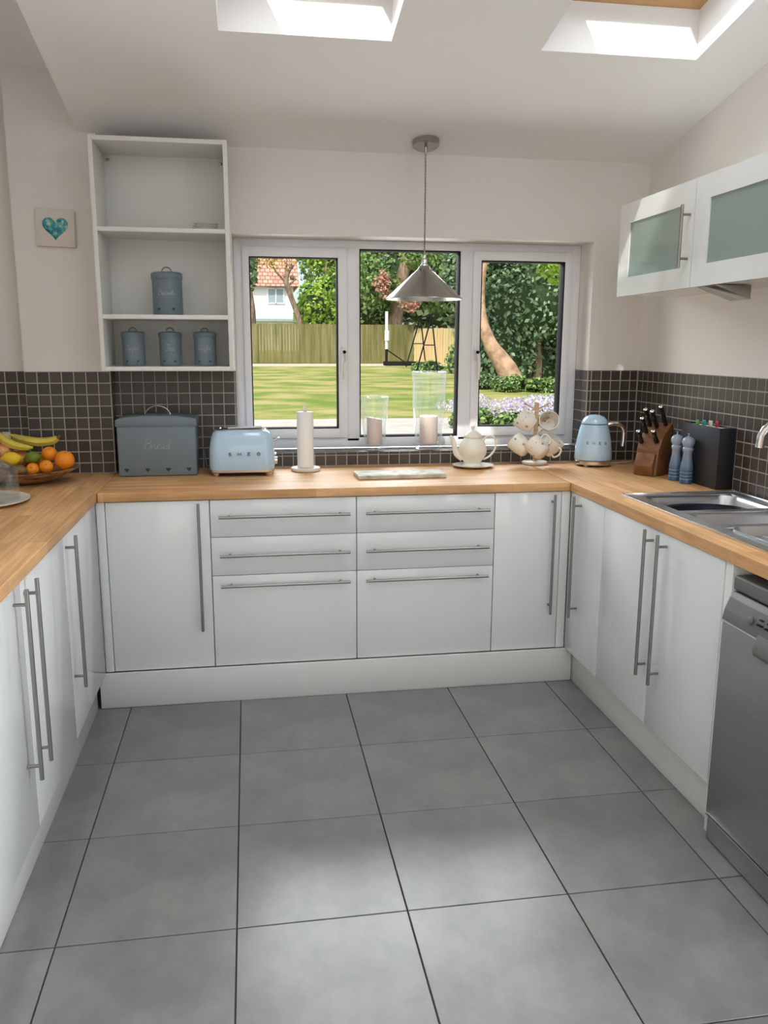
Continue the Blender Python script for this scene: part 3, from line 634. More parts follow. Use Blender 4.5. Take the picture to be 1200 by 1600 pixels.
def heartpts(n=24, s=1):
    return [(s*16*math.sin(t)**3/17, s*(13*math.cos(t)-5*math.cos(2*t)-2*math.cos(3*t)-math.cos(4*t))/17) for t in [2*PI*k/n for k in range(n)]]
def small_hearts(parent, centres, fn, size, m='tin_dark'):
    for cx, cz in centres:
        b = bmesh.new(); f = [b.verts.new(fn(cx+x*size, cz+z*size)) for x, z in heartpts(16)]; b.faces.new(f); MB()._merge(b).build('cut_out', m, parent)
# ================================================================== THINGS ON THE SHELVES
def canister(x, y, z, r, h, word, label):
    t = thing('canister', label, 'canister', (x, y, z), local=True, group='blue lidded canisters')
    MB().lathe([(0, .001), (r-.002, .001), (r, .004), (r, h*.86), (0, h*.86)], seg=40).build('body', 'tin', t)
    ld = MB().lathe([(0, h*.84), (r+.003, h*.84), (r+.0035, h*.845), (r+.003, h*.955), (r-.004, h*.985), (r*.5, h*1.0), (0, h*1.003)], seg=40).build('lid', 'tin', t)
    MB().tube([(r*.34*math.cos(a), 0, h*.985 + r*.36*math.sin(a)) for a in [PI*k/10 for k in range(11)]], .0028, 8).build('lid_handle', 'handle', ld)
    fn = lambda u, v, e=.0006: ((r+e)*math.sin(u/r), -(r+e)*math.cos(u/r), h*.50+v)
    script(word, r*(.8 if word == 'Tea' else 1.15), fn, .0007, t)
    small_hearts(t, [(-r*.55, -h*.36), (r*.45, -h*.36)], lambda u, v: fn(u, v, .0009), r*.13)
    return t
canister(.240, .475, 1.6035, .064, .185, 'Biscuits', 'largest blue tin canister, alone on the middle shelf')
canister(.084, .480, 1.3865, .048, .150, 'Sugar', 'blue sugar canister on the bottom shelf, left end of three')
canister(.242, .480, 1.3865, .048, .150, 'Tea', 'blue tea canister in the middle of the bottom shelf')
canister(.392, .480, 1.3865, .048, .150, 'Coffee', 'blue coffee canister on the bottom shelf, by the window side')
for k in range(3):
    slab_ = ('lowest', 'middle', 'topmost')[k]
    MB().lathe([(0, 0), (.030, 0), (.052, .008), (.053, .009), (.030, .003), (0, .003)], seg=36).build('saucer', 'saucer', cat='plate', group='saucers stacked on the top shelf', label=slab_ + ' small white saucer of the low stack high on the shelves').location = (.415+.002*k, .405, 1.9555+.0095*k)
# ================================================================== THINGS ON THE WORKTOP
# bread bin
t = thing('bread_bin', 'large grey-blue metal bread bin with arched lid handle', 'bread bin', (.170, .505, ZT+.001), local=True)
bx, by = .170, .095
MB().box(-bx, bx, -by, by, 0, .235, .008, 3).build('body', 'tin', t)
lb = bmesh.new(); n = 12
sec = [(-bx-.004, .222), (bx+.004, .222), (bx+.004, .250)] + [((bx+.004)*math.cos(PI*k/n), .250+.018*math.sin(PI*k/n)) for k in range(1, n)] + [(-bx-.004, .250)]
ld = MB().prism(sec, 'y', -by-.004, by+.004, .002).build('lid', 'tin', t)
MB().tube([(.055*math.cos(a), 0, .262+.043*math.sin(a)) for a in [PI*k/12 for k in range(13)]], .0035, 8).build('lid_handle', 'steel', ld)
fnb = lambda u, v: (u, -by-.0008, .135+v)
script('Bread', .115, fnb, .0009, t)
small_hearts(t, [(-.135+.09*k, -.105) for k in range(4)], lambda u, v: (u, -by-.001, .135+v), .011)
# toaster
t = thing('toaster', 'pastel blue two-slice toaster with chrome trim', 'toaster', (.541, .445, ZT+.001), local=True)
def rounded(hx, hy, rc, n=6):
    out = []
    for q, (sx, sy) in enumerate(((1,1), (-1,1), (-1,-1), (1,-1))):
        for i in range(n): a = q*PI/2 + PI/2*i/(n-1); out.append((sx*(hx-rc)+rc*math.cos(a), sy*(hy-rc)+rc*math.sin(a)))
    return out
def loft(secs, cap0=True, cap1=True):
    b = bmesh.new(); rings = [[b.verts.new((x, y, z)) for x, y in pts] for pts, z in secs]
    for A, B in zip(rings, rings[1:]):
        for k in range(len(A)): b.faces.new((A[k], A[(k+1) % len(A)], B[(k+1) % len(A)], B[k]))
    if cap0: b.faces.new(rings[0][::-1])
    if cap1: b.faces.new(rings[-1])
    mb = MB(); mb._merge(b); return mb
loft([(rounded(.143, .093, .045), .028), (rounded(.146, .096, .047), .05), (rounded(.144, .095, .05), .12), (rounded(.137, .090, .052), .165), (rounded(.127, .081, .05), .192), (rounded(.112, .068, .045), .203)]).build('body', 'blue', t, smooth=60)
loft([(rounded(.139, .089, .042), .014), (rounded(.144, .094, .045), .018), (rounded(.144, .094, .045), .028)]).build('base_trim', 'chrome', t)
loft([(rounded(.113, .069, .045), .202), (rounded(.110, .066, .044), .206), (rounded(.100, .058, .04), .206), (rounded(.098, .056, .04), .2035)]).build('top_trim', 'chrome', t)
for y in (-.0235, .0235): MB().box(-.092, .092, y-.021, y+.021, .2038, .2052).build('slot', 'black', t)
for y in (-.030, -.012, .012, .030): MB().tube([(-.06, y, .2075), (.09, y, .2115)], .0015, 8).build('slot_rail', 'chrome', t)
for x in (-.115, .115):
    for y in (-.07, .07): MB().lathe([(0, 0), (.012, 0), (.016, .015), (0, .015)], (x, y, 0), 16).build('foot', 'chrome', t)
MB().tube([(.140, -.02, .150), (.158, -.02, .158)], .004, 8).ball((.164, -.02, .160), (.007, .012, .006), 12).build('lever', 'chrome', t)
MB().lathe([(0, 0), (.017, 0), (.016, .012), (0, .013)], seg=20, mtx=Matrix.Translation((.145, -.03, .062)) @ Matrix.Rotation(PI/2, 4, 'Y')).build('dial', 'chrome', t)
MB().lathe([(0, 0), (.006, 0), (.006, .008), (0, .008)], seg=12, mtx=Matrix.Translation((.145, -.03, .092)) @ Matrix.Rotation(PI/2, 4, 'Y')).build('button', 'chrome', t)
block_text('SMEG', .0135, .042, lambda u, v: (u+.010, -.0965, .100+v), t)
MB().tube([(-.146, .04, .03), (-.16, .05, .03), (-.165, .09, .02), (-.175, .13, .08), (-.18, .17, .10)], .003, 8).build('power_cord', 'tin', t)
# kitchen roll
t = thing('kitchen_roll_holder', 'upright pale wooden kitchen roll holder beside toaster', 'holder', (.832, .495, ZT), local=True)
MB().lathe([(0, .001), (.066, .001), (.069, .004), (.069, .013), (.065, .017), (0, .017)], seg=40).build('base', 'palewood', t)
MB().tube([(0, 0, .017), (0, 0, .285)], .008, 14).prism([(-.010, .283), (.012, .283), (-.008, .312)], 'y', -.010, .010, .001).build('post', 'palewood', t)
MB().lathe([(.012, .0185), (.038, .0185), (.0385, .022), (.0385, .272), (.037, .275), (.012, .275)], (.832, .495, ZT), 36, closed=True).build('kitchen_roll', 'paper', at=(.832, .495, ZT+.018), cat='paper roll', label='white roll of kitchen paper on its upright holder')
# board
t = MB().prism([(-.20, -.075), (.195, -.078), (.203, .072), (-.20, .078)], 'z', 0, .018, .003)
tb = t.build('serving_board', 'slate', cat='board', label='grey distressed rectangular board lying below the candles'); tb.location = (1.238, .262, ZT+.001); tb.rotation_euler = (0, 0, .03)
# teapot on its saucer
MB().lathe([(0, .001), (.055, .001), (.070, .003), (.098, .012), (.100, .013), (.072, .007), (0, .006)], seg=44).build('plate', 'cream', cat='plate', label='cream plate underneath the teapot').location = (1.640, .50, ZT)
t = thing('teapot', 'cream china teapot with curved spout and looped handle', 'teapot', (1.636, .50, ZT+.0075), local=True)
MB().lathe([(0, .0), (.045, .0), (.044, .008), (.038, .016), (.050, .030), (.066, .055), (.069, .080), (.062, .105), (.046, .128), (.040, .138), (0, .138)], seg=40).build('body', 'cream', t, smooth=60)
ld = MB().lathe([(.043, .137), (.045, .141), (.040, .150), (.024, .164), (.008, .170), (.006, .176), (.010, .184), (.007, .192), (0, .195)], seg=32).build('lid', 'cream', t, smooth=60)
MB().tube(catmull([(-.050, 0, .040), (-.078, 0, .060), (-.090, 0, .095), (-.098, 0, .128), (-.112, 0, .145)]), [.018-.011*k/16 for k in range(17)], 14).build('spout', 'cream', t, smooth=60)
MB().tube(catmull([(.050, 0, .112), (.068, 0, .140), (.098, 0, .142), (.116, 0, .115), (.110, 0, .075), (.085, 0, .045), (.055, 0, .030)]), .0048, 10).build('handle', 'cream', t, smooth=60)
# mug tree
t = thing('mug_tree', 'wooden mug tree with round base near the kettle', 'mug stand', (1.972, .560, ZT), local=True)
MB().lathe([(0, .001), (.060, .001), (.063, .005), (.062, .014), (.056, .017), (0, .017)], seg=36).build('base', 'palewood', t)
MB().tube([(0, 0, .016), (0, 0, .305)], [.0105, .0115], 14).build('post', 'beech', t)
for a, z in ((PI*.98, .268), (-.02, .268), (PI*.8+PI, .20), (PI*1.75, .20), (PI*1.15, .10), (PI*1.5, .10), (PI*1.85, .10)):
    MB().tube([(0, 0, z), (.065*math.cos(a), .065*math.sin(a), z+.034)], .0042, 8).build('arm', 'beech', t)
def mug(loc, axis, spin, label):
    """axis: direction the mug's mouth points"""
    t = thing('mug', label, 'mug', loc, local=True, group='flowered mugs hanging on the mug tree')
    r, h = .041, .080
    MB().lathe([(0, 0), (.028, 0), (.034, .008), (r, .040), (r+.002, h), (r-.001, h), (r-.004, .040), (.028, .006), (0, .005)], (0, 0, -.04), 32).build('body', 'floral', t, smooth=60)
    MB().tube(catmull([(r-.003, 0, .024), (r+.020, 0, .026), (r+.028, 0, .005), (r+.016, 0, -.018), (r-.006, 0, -.022)]), .0042, 8).build('handle', 'floral', t, smooth=60)
    q = Vector(axis).normalized().to_track_quat('Z', 'X').to_matrix() @ Matrix.Rotation(spin, 3, 'Z'); t.rotation_euler = q.to_euler(); t.scale = (1.12, 1.12, 1.12); return t
mug((1.905, .515, 1.118), (-.75, .35, .50), 1.0, 'flowered mug at upper left of the mug tree, side turned out')
mug((2.012, .495, 1.115), (-.25, -.85, .30), 2.4, 'flowered mug at upper right of the mug tree, mouth to the viewer')
mug((1.885, .525, 1.000), (-.55, .50, .55), 2.0, 'flowered mug at lower left of the mug tree')
mug((1.950, .460, .994), (-.50, .55, .60), .5, 'flowered mug at the lower front of the mug tree, base outwards')
mug((2.030, .500, 1.000), (.45, -.35, .70), 2.6, 'flowered mug at lower right of the mug tree, mouth tipped up')
# kettle
t = thing('kettle', 'pastel blue retro electric kettle with chrome handle', 'kettle', (2.243, .480, ZT), local=True)
for a in range(4): MB().lathe([(0, .001), (.013, .001), (.016, .012), (0, .012)], (.066*math.cos(a*PI/2+.7), .066*math.sin(a*PI/2+.7), 0), 14).build('foot', 'chrome', t)
MB().lathe([(0, .010), (.086, .010), (.090, .014), (.090, .028), (.086, .031), (0, .031)], seg=44).build('base', 'chrome', t)
MB().lathe([(0, .032), (.088, .032), (.091, .038), (.089, .075), (.083, .125), (.073, .175), (.063, .205), (0, .205)], seg=48).build('body', 'blue', t, smooth=60)
MB().lathe([(.0645, .203), (.0655, .206), (.0645, .209)], seg=48).build('lid_ring', 'tin', t)
MB().lathe([(.0635, .209), (.058, .226), (.044, .241), (.022, .249), (0, .251)], seg=44).build('lid', 'blue', t, smooth=60)
MB().tube(catmull([(.062, -.01, .200), (.090, -.015, .206), (.122, -.018, .200), (.142, -.020, .178), (.146, -.020, .140), (.143, -.020, .095)]), [.0115]*21, 12).build('handle', 'chrome', t)
MB().tube([(-.055, -.03, .180), (-.080, -.045, .192)], [.018, .010], 14).build('spout', 'chrome', t) if False else None
def kf(u, v): a = -PI/2-.22+u/.083; rr = .0838 - (v)*.16; return (rr*math.cos(a), rr*math.sin(a), .118+v)
block_text('SMEG', .0115, .030, kf, t)
MB().tube([(.085, .02, .012), (.13, .04, .004), (.20, .06, .004), (.25, .09, .004)], .0025, 8).build('power_cord', 'white', t)
# knife block
t = thing('knife_block', 'dark wooden knife block in the corner beside kettle', 'knife block', (2.405, .175, ZT+.001), rz=-.95, local=True)
MB().prism([(-.078, 0), (.085, 0), (.070, .215), (.052, .232), (-.032, .168), (-.058, .118), (-.070, .040)], 'x', -.055, .055, .004).build('body', 'knifewood', t)
MB().prism([(-.084, 0.0), (-.060, 0), (-.050, .095), (-.072, .102), (-.096, .045)], 'x', -.045, .045, .003).build('front_step', 'knifewood', t)
k = 0; tilt = Vector((0, -.56, .83))
KL = iter(('long knife at the far back left of the knife block', 'long knife at the back right of the knife block', 'knife in the middle row, left side of the block', 'knife in the middle of the back row of the block', 'shortest knife, lowest at the right of the block', 'knife in the centre of the middle row of the block'))
for x, y, z, L_ in ((-.036, .022, .212, .100), (.036, .030, .220, .110), (-.034, -.014, .184, .088), (.0, .016, .208, .098), (.036, -.046, .146, .072), (-.034, -.050, .140, .074)):
    kn = thing('knife', 'black-handled ' + next(KL), 'knife', (0, 0, 0), local=True, group='black-handled knives in the knife block')
    R = Matrix.Rotation(-.95, 4, 'Z'); base = Vector((2.405, .175, ZT+.001)) + R @ Vector((x, y, z)); q = (R @ tilt.to_4d().to_3d() if False else (R.to_3x3() @ tilt)).to_track_quat('Z', 'X')
    kn.location = base; kn.rotation_euler = q.to_euler()
    MB().tube([(0, 0, -.06), (0, 0, .008)], .004, 6).build('blade', 'chrome', kn)
    MB().tube([(0, 0, .006), (0, 0, .02), (0, 0, L_*.6), (0, 0, L_)], [.010, .011, .009, .011], 12).build('handle', 'knife', kn)
    MB().ball((0, 0, L_), (.0105, .0105, .005), 12).tube([(-.0095, 0, L_*.35), (.0095, 0, L_*.35)], .0022, 6).tube([(-.0095, 0, L_*.68), (.0095, 0, L_*.68)], .0022, 6).build('end_cap', 'chrome', kn)
# salt and pepper mills
MILL = [(0, .0), (.027, .0), (.0275, .004), (.0275, .016), (.0262, .019), (.0275, .022), (.0275, .030), (.0262, .033), (.0275, .036), (.0275, .044), (.0262, .047), (.027, .052), (.0275, .066), (.024, .085), (.0195, .110), (.0185, .132), (.0215, .140), (.023, .146), (.0215, .152), (.0185, .155), (.022, .161), (.0265, .172), (.026, .184), (.019, .195), (.008, .200), (.0, .201)]
for (x, y), lab in (((2.416, -.010), 'ombre blue pepper mill standing behind the nearer mill'), ((2.4215, -.095), 'ombre blue pepper mill nearer the sink')):
    t = thing('pepper_mill', lab, 'mill', (x, y, ZT+.001), local=True, group='pair of ombre blue mills')
    MB().lathe(MILL, seg=32).build('body', 'mill', t, smooth=50)
    for zr in (.019, .033, .047): MB().lathe([(.0262, zr-.002), (.0277, zr-.001), (.0277, zr+.001), (.0262, zr+.002)], seg=32, closed=True).build('ring', 'mill_ring', t)
    MB().lathe([(0, .199), (.004, .200), (.003, .207), (.008, .211), (.008, .214), (0, .215)], seg=16).build('knob', 'steel', t)
# chopping board case
t = thing('chopping_board_case', 'black upright case of chopping boards against the tiled wall', 'storage case', (2.489, -.125, ZT+.001), local=True)
cs = MB(); cs.box(-.038, -.032, -.155, .150, 0, .252, .002).box(.031, .036, -.155, .150, 0, .252, .002).box(-.032, .031, -.155, -.149, 0, .252, .002).box(-.032, .031, .144, .150, 0, .252, .002).box(-.032, .031, -.149, .144, 0, .008)
cs.build('case', 'blackbox', t)
for k_, (cm, c) in enumerate((('green', (.10, .30, .04)), ('teal', (.02, .30, .27)), ('white', (.75, .73, .70)), ('red', (.50, .02, .05)))):
    M['tab_'+cm] = mat('tab '+cm, c, .4)
    bo = MB().box(-.026+.015*k_, -.020+.015*k_, -.142, .138, .01, .246, .002).build('chopping_board', 'tab_white' if cm == 'white' else 'white', cat='chopping board', label='chopping board with a %s tab standing in the black case' % cm)
    bo.location = t.location
    MB().box(-.026+.015*k_, -.020+.015*k_, .036-.026*k_, .060-.026*k_, .240, .270, .002).build('tab', 'tab_'+cm, bo)
# hurricane vases with candles on the sill
def hurricane(x, y, z, r0, r1, h, label, rc, hc, clabel, slant):
    t = thing('hurricane_vase', label, 'vase', (x, y, z), local=True, group='glass hurricane vases on the sill')
    pr = [(0, .0), (r0*1.05, .0), (r0*1.1, .004), (r0*.95, .010), (r0*.82, .018), (r0, .034), (r1*.93, h*.55), (r1*.95, h*.85), (r1, h-.004), (r1, h)]
    inn = [(r1-.003, h), (r1*.95-.003, h*.85), (r1*.93-.003, h*.55), (r0-.003, .038), (r0*.7, .026), (0, .024)]
    MB().lathe(pr+inn, seg=48).build('glass', 'glass', t, smooth=60)
    MB().lathe([(r1-.004, h-.005), (r1+.002, h-.004), (r1+.003, h), (r1-.002, h+.002)], seg=48, closed=True).build('rim', 'glass', t, smooth=60)
    c = MB().lathe([(0, 0), (rc, 0), (rc, hc-.004), (rc-.004, hc), (0, hc-.003)], seg=32)
    for v in c.bm.verts:
        if v.co.z > hc*.8: v.co.z += -slant*(v.co.x/rc+1)
    co = c.build('candle', 'candle', cat='candle', label=clabel); co.location = (x, y, z+.0265)
    MB().tube([(0, 0, hc-.006-slant), (.001, 0, hc+.006-slant)], .001, 6).build('wick', 'black', co)
hurricane(1.190, .712, .9705, .050, .070, .262, 'smaller glass hurricane vase on the tiled sill', .038, .135, 'pale pink candle with a slanted top in the small vase', .006)
hurricane(1.463, .708, .9705, .066, .088, .382, 'taller glass hurricane vase on the tiled sill', .046, .138, 'wide pale pink pillar candle in the tall vase', 0)
# cake dome
t = thing('cake_plate', 'flat round white cake plate with rim at left edge', 'plate', (-.425, -.165, ZT), local=True)
MB().lathe([(0, .001), (.12, .001), (.175, .008), (.186, .014), (.186, .017), (.170, .013), (0, .010)], seg=60).build('dish', 'saucer', t)
t = thing('cake_dome', 'clear glass cake dome covering the white cake plate', 'glass cover', (-.425, -.165, ZT+.0145), local=True)
MB().lathe([(.150, 0), (.152, .001), (.150, .095), (.140, .120), (.110, .138), (.05, .150), (.0, .152)] + [(0, .1495), (.05, .1475), (.109, .135), (.138, .118), (.147, .095), (.147, 0)], seg=56, closed=False).build('glass', 'dome_glass', t, smooth=60)
MB().ball((0, 0, .168), .018, 20).build('knob', 'dome_glass', t)
# fruit bowl
bw = thing('fruit_bowl', 'long oval olive-wood bowl heaped with fruit', 'bowl', (-.385, .30, ZT+.001), local=True)
pr = [(0, .0), (.10, .0), (.16, .014), (.215, .038), (.245, .050), (.248, .053), (.240, .054), (.205, .044), (.15, .024), (.09, .012), (0, .011)]
b_ = MB().lathe(pr, seg=56, sx=1.0, sy=.62)
for v in b_.bm.verts: v.co.z += .016*max(0, v.co.x/.25)**2
b_.build('body', 'bowlwood', bw, smooth=60)
def fruit(name, cat, label, loc, r, m, rot=(0,0,0), tip=False):
    mb = MB()
    if tip: mb.lathe([(0, -r[2]*1.12), (r[0]*.18, -r[2]*1.08), (r[0]*.45, -r[2]*.88), (r[0]*.85, -r[2]*.5), (r[0], 0), (r[0]*.85, r[2]*.5), (r[0]*.45, r[2]*.88), (r[0]*.18, r[2]*1.08), (0, r[2]*1.12)], seg=28)
    else:
        mb.ball((0, 0, 0), r, 28)
        for v in mb.bm.verts:
            rad = math.hypot(v.co.x, v.co.y); v.co.z *= 1 - .10*math.exp(-(rad/(.3*(r if not hasattr(r, '__len__') else r[0])))**2)
    o = mb.build(name, m, cat=cat, label=label, smooth=80); o.location = loc; o.rotation_euler = rot
    if m == 'orange': 
        rr = r; MB().lathe([(0, 0), (.003, 0), (.002, .0015), (0, .0015)], (0, 0, rr*.90), 8).build('stem_button', 'lime', o)
    return o
fruit('orange', 'orange', 'largest orange at the right end of the bowl', (-.196, .275, 1.000), .040, 'orange', (.3, .2, 0))
fruit('clementine', 'orange', 'clementine resting high beside the lime', (-.262, .305, 1.023), .0315, 'orange', (.6, .1, 0))
fruit('clementine', 'orange', 'clementine at the front rim, next to the large orange', (-.262, .235, .980), .0275, 'orange', (1.1, .3, 0))
fruit('clementine', 'orange', 'small clementine at the front rim, beside the kiwi fruit', (-.314, .225, .972), .0255, 'orange', (1.2, -.1, 0))
fruit('lime', 'lime', 'green lime in the middle of the fruit bowl', (-.322, .270, 1.012), (.028, .028, .032), 'lime', (.1, 1.4, .2), True)
fruit('lemon', 'lemon', 'yellow lemon on the left side of the bowl', (-.402, .245, 1.012), (.031, .031, .040), 'lemon', (.1, 1.45, .1), True)
fruit('kiwi_fruit', 'kiwi', 'brown kiwi fruit under the lemon at the rim', (-.368, .215, .967), (.034, .026, .026), 'kiwi')
fruit('peach', 'peach', 'red and yellow peach at the left of the bowl', (-.448, .305, 1.035), .040, 'peach')
fruit('peach', 'peach', 'peach mostly hidden behind the lemon, under the bananas', (-.385, .325, 1.000), .038, 'peach')
fruit('orange', 'orange', 'orange hidden low behind the clementines', (-.305, .345, .985), .036, 'orange')
def banana(pts, label):
    P_ = catmull(pts, 5); n = len(P_); rr = [.006 + .0135*math.sin(PI*min(1, max(0, (k/(n-1))*1.05)))**.55 if 0 < k < n-1 else .005 for k in range(n)]
    t = thing('banana', label, 'banana', P_[n//2], group='bananas lying over the fruit'); 
    MB().tube(P_[1:], rr[1:], 7).build('peel', 'banana', t, smooth=25)
    MB().tube([P_[0]-(P_[1]-P_[0])*1.2, P_[0], P_[1]], [.006, .0055, .007], 7).build('stalk', 'banana_tip', t)
banana([(-.235, .37, 1.088), (-.262, .372, 1.072), (-.320, .365, 1.068), (-.385, .35, 1.084), (-.425, .34, 1.104)], 'upper banana, its stalk pointing right')
banana([(-.452, .315, 1.112), (-.452, .305, 1.098), (-.420, .300, 1.072), (-.370, .297, 1.055), (-.325, .300, 1.052)], 'lower banana, leaning down towards the lime')
# socket
t = thing('power_socket', 'double wall socket on the tiles behind the fruit bowl', 'socket', (-.57, YB-.008, 1.045), local=True)
MB().box(-.073, .073, -.008, 0, -.043, .043, .003).build('face_plate', 'socket', t)
hl = MB()
for cx in (-.036, .036):
    hl.box(cx-.003, cx+.003, -.009, -.0075, .010, .018).box(cx-.012, cx-.006, -.009, -.0075, -.008, -.004).box(cx+.006, cx+.012, -.009, -.0075, -.008, -.004)
hl.build('socket_holes', 'black', t)
for x in (-.055, .055): MB().box(x-.005, x+.005, -.012, -.008, .018, .032, .001).build('rocker_switch', 'white', t)
# heart picture
t = thing('heart_picture', 'small square canvas with a turquoise mosaic heart', 'picture', (-.222, YP, 1.967), local=True); t.rotation_euler = (0, .03, 0)
MB().box(-.080, .080, -.020, -.001, -.076, .076, .003).build('canvas', 'canvas', t)
hp = bmesh.new(); c0 = hp.verts.new((0, -.028, .0)); ring = [hp.verts.new((x*.056, -.0225, z*.056+.004)) for x, z in heartpts(40)]; mid = [hp.verts.new((x*.045, -.027, z*.045+.004)) for x, z in heartpts(40)]; bk = [hp.verts.new((x*.056, -.0202, z*.056+.004)) for x, z in heartpts(40)]
for k in range(40):
    j = (k+1) % 40; hp.faces.new((bk[k], bk[j], ring[j], ring[k])); hp.faces.new((ring[k], ring[j], mid[j], mid[k])); hp.faces.new((mid[k], mid[j], c0))
bmesh.ops.recalc_face_normals(hp, faces=hp.faces); mb = MB(); mb._merge(hp); mb.build('heart', 'heart', t)
# ------------------------------------------------------------------ pendant lamp
px_, py_ = 1.388, .50; pz = zc(.51)
t = thing('pendant_lamp', 'brushed steel cone pendant lamp hanging before the window', 'lamp', (px_, py_, 1.68))
tm = Matrix.Translation((px_, py_, zc(py_)-.001)) @ Matrix.Rotation(math.atan(-.197), 4, 'X')
MB().lathe([(0, -.026), (.055, -.026), (.059, -.022), (.060, 0), (0, 0)], seg=44, mtx=tm).build('ceiling_rose', 'steel', t)
MB().tube([(px_, py_, zc(py_)-.055), (px_, py_, zc(py_)-.026)], [.0055, .0075], 12).build('cord_grip', 'steel', t)
c1 = MB(); zt_, zb_ = zc(py_)-.05, 1.875; n = 120
for ph in (0, PI): c1.tube([(px_+.0019*math.cos(ph+k*.9), py_+.0019*math.sin(ph+k*.9), zt_+(zb_-zt_)*k/n) for k in range(n+1)], .0023, 5)
c1.build('cord', 'handle', t)
MB().lathe([(0, 1.885), (.008, 1.884), (.010, 1.872), (.009, 1.868), (.013, 1.864), (.014, 1.850), (.011, 1.846), (.018, 1.842), (.019, 1.834), (0, 1.834)], (px_, py_, 0), 24).build('lamp_holder', 'chrome', t)
MB().lathe([(.018, 1.836), (.022, 1.836), (.030, 1.822), (.034, 1.818), (.166, 1.700), (.177, 1.691), (.1765, 1.6875), (.164, 1.6965), (.032, 1.814), (.028, 1.818), (.018, 1.832)], (px_, py_, 0), 64, closed=True).build('lamp_shade', 'steel', t, smooth=30)
for a in range(3): MB().ball((px_+.036*math.cos(a*2.1-.3), py_+.036*math.sin(a*2.1-.3), 1.824), .005, 10).build('thumb_screw', 'handle', t)
MB().ball((px_, py_, 1.775), (.027, .027, .034), 20).tube([(px_, py_, 1.80), (px_, py_, 1.835)], .014, 14).build('light_bulb', 'white', t)
# ================================================================== GARDEN
def gz(y): return 0 if y < 1 else (.34*(y-1)/7.5 if y < 8.5 else .34+.0246*(y-8.5))
gy = [.94, 3, 6, 9.6, 9.65, 14, 20, 25.6, 25.65, 27.7, 30, 60, 90]
def strip(name, y0s, m, x0=-30, x1=45, dz=0):
    mb = MB(); b = bmesh.new(); prev = None
    for y in y0s:
        cur = [b.verts.new((x0, y, gz(y)+dz)), b.verts.new((x1, y, gz(y)+dz))]
        if prev: b.faces.new((prev[0], prev[1], cur[1], cur[0]))
        prev = cur
    mb._merge(b); return struct(name, mb, m, smooth=0)
strip('floor_garden_patio', [.94, 3, 6, 9.5], 'paving'); strip('floor_garden_lawn', [9.5, 14, 20, 26.0], 'lawn'); strip('floor_garden_path', [26.0, 27.8], 'paving', dz=.0); strip('floor_garden_far', [27.8, 40, 95], 'lawn')
def fence(name, a, b, n, z0, z1, m, label, dz=0):
    t = thing(name, label, 'fence', (*a, z0)); a, b = Vector((*a, 0)), Vector((*b, 0)); d = (b-a)/n; nrm = Vector((-d.y, d.x, 0)).normalized()
    ang = math.atan2(d.y, d.x)
    for i in range(n):
        p = a + d*i; L_ = d.length; k = max(2, int(L_/.105)); mb = MB(); rt = Matrix.Translation(p) @ Matrix.Rotation(ang, 4, 'Z')
        for j in range(k):
            o = L_*j/k; zt = z1 + random.uniform(-.012, .012) + dz*i
            mb.box(o+.003, o+L_/k-.003, (-.012 if j % 2 else 0), (.0 if j % 2 else .012), z0+.03, zt, mtx=rt)
        o_ = mb.build('fence_panel', m, t, smooth=0); o_['kind'] = 'stuff'
        MB().box(-.04, .04, -.02, .06, z0-.1, z1-.05+dz*i, mtx=rt).build('fence_post', m, t, smooth=0)
    return t
fence('boundary_fence', (-8.8, 28), (6.75, 28), 8, .80, 2.25, 'fence', 'weathered green-brown board fence across the end of the lawn')
fence('boundary_fence', (6.80, 27.9), (12.2, 25.2), 3, .76, 2.12, 'fence_new', 'paler yellow board fence in the far right corner, behind the swing')
# neighbouring house
t = thing('neighbour_house', 'white rendered house with red tiled roof beyond the fence', 'building', (-1, 48, 0))
MB().box(-7, 3.2, 45, 53, 0, 4.75).build('wall', 'render', t, smooth=0)
MB().box(-7, 3.4, 43.2, 45, 0, 2.75).build('extension', 'render', t, smooth=0); MB().box(-7.1, 3.5, 43.0, 45, 2.75, 2.88).build('flat_roof', 'far_glass', t, smooth=0)
rfp = MB().prism([(44.6, 4.70), (53.4, 4.70), (49, 8.8)], 'x', -7.4, 3.5); rfp.build('roof', 'rooftile', t, smooth=0)
for xa, za, zb in ((1.75, 3.75, 4.62), (-2.2, 3.75, 4.62)):
    wf = framebox(MB(), xa, xa+.95, za, zb, .06, 44.94, 45.02, .005).box(xa+.45, xa+.51, 44.94, 45.0, za, zb).build('window', 'upvc', t, smooth=0)
    MB().box(xa+.05, xa+.90, 44.97, 44.99, za+.05, zb-.05).build('pane', 'far_glass', wf, smooth=0)
for k in range(3): MB().box(.9+.55*k, 1.2+.55*k, 43.16, 43.22, 2.0, 2.55).build('window', 'far_glass', t, smooth=0)
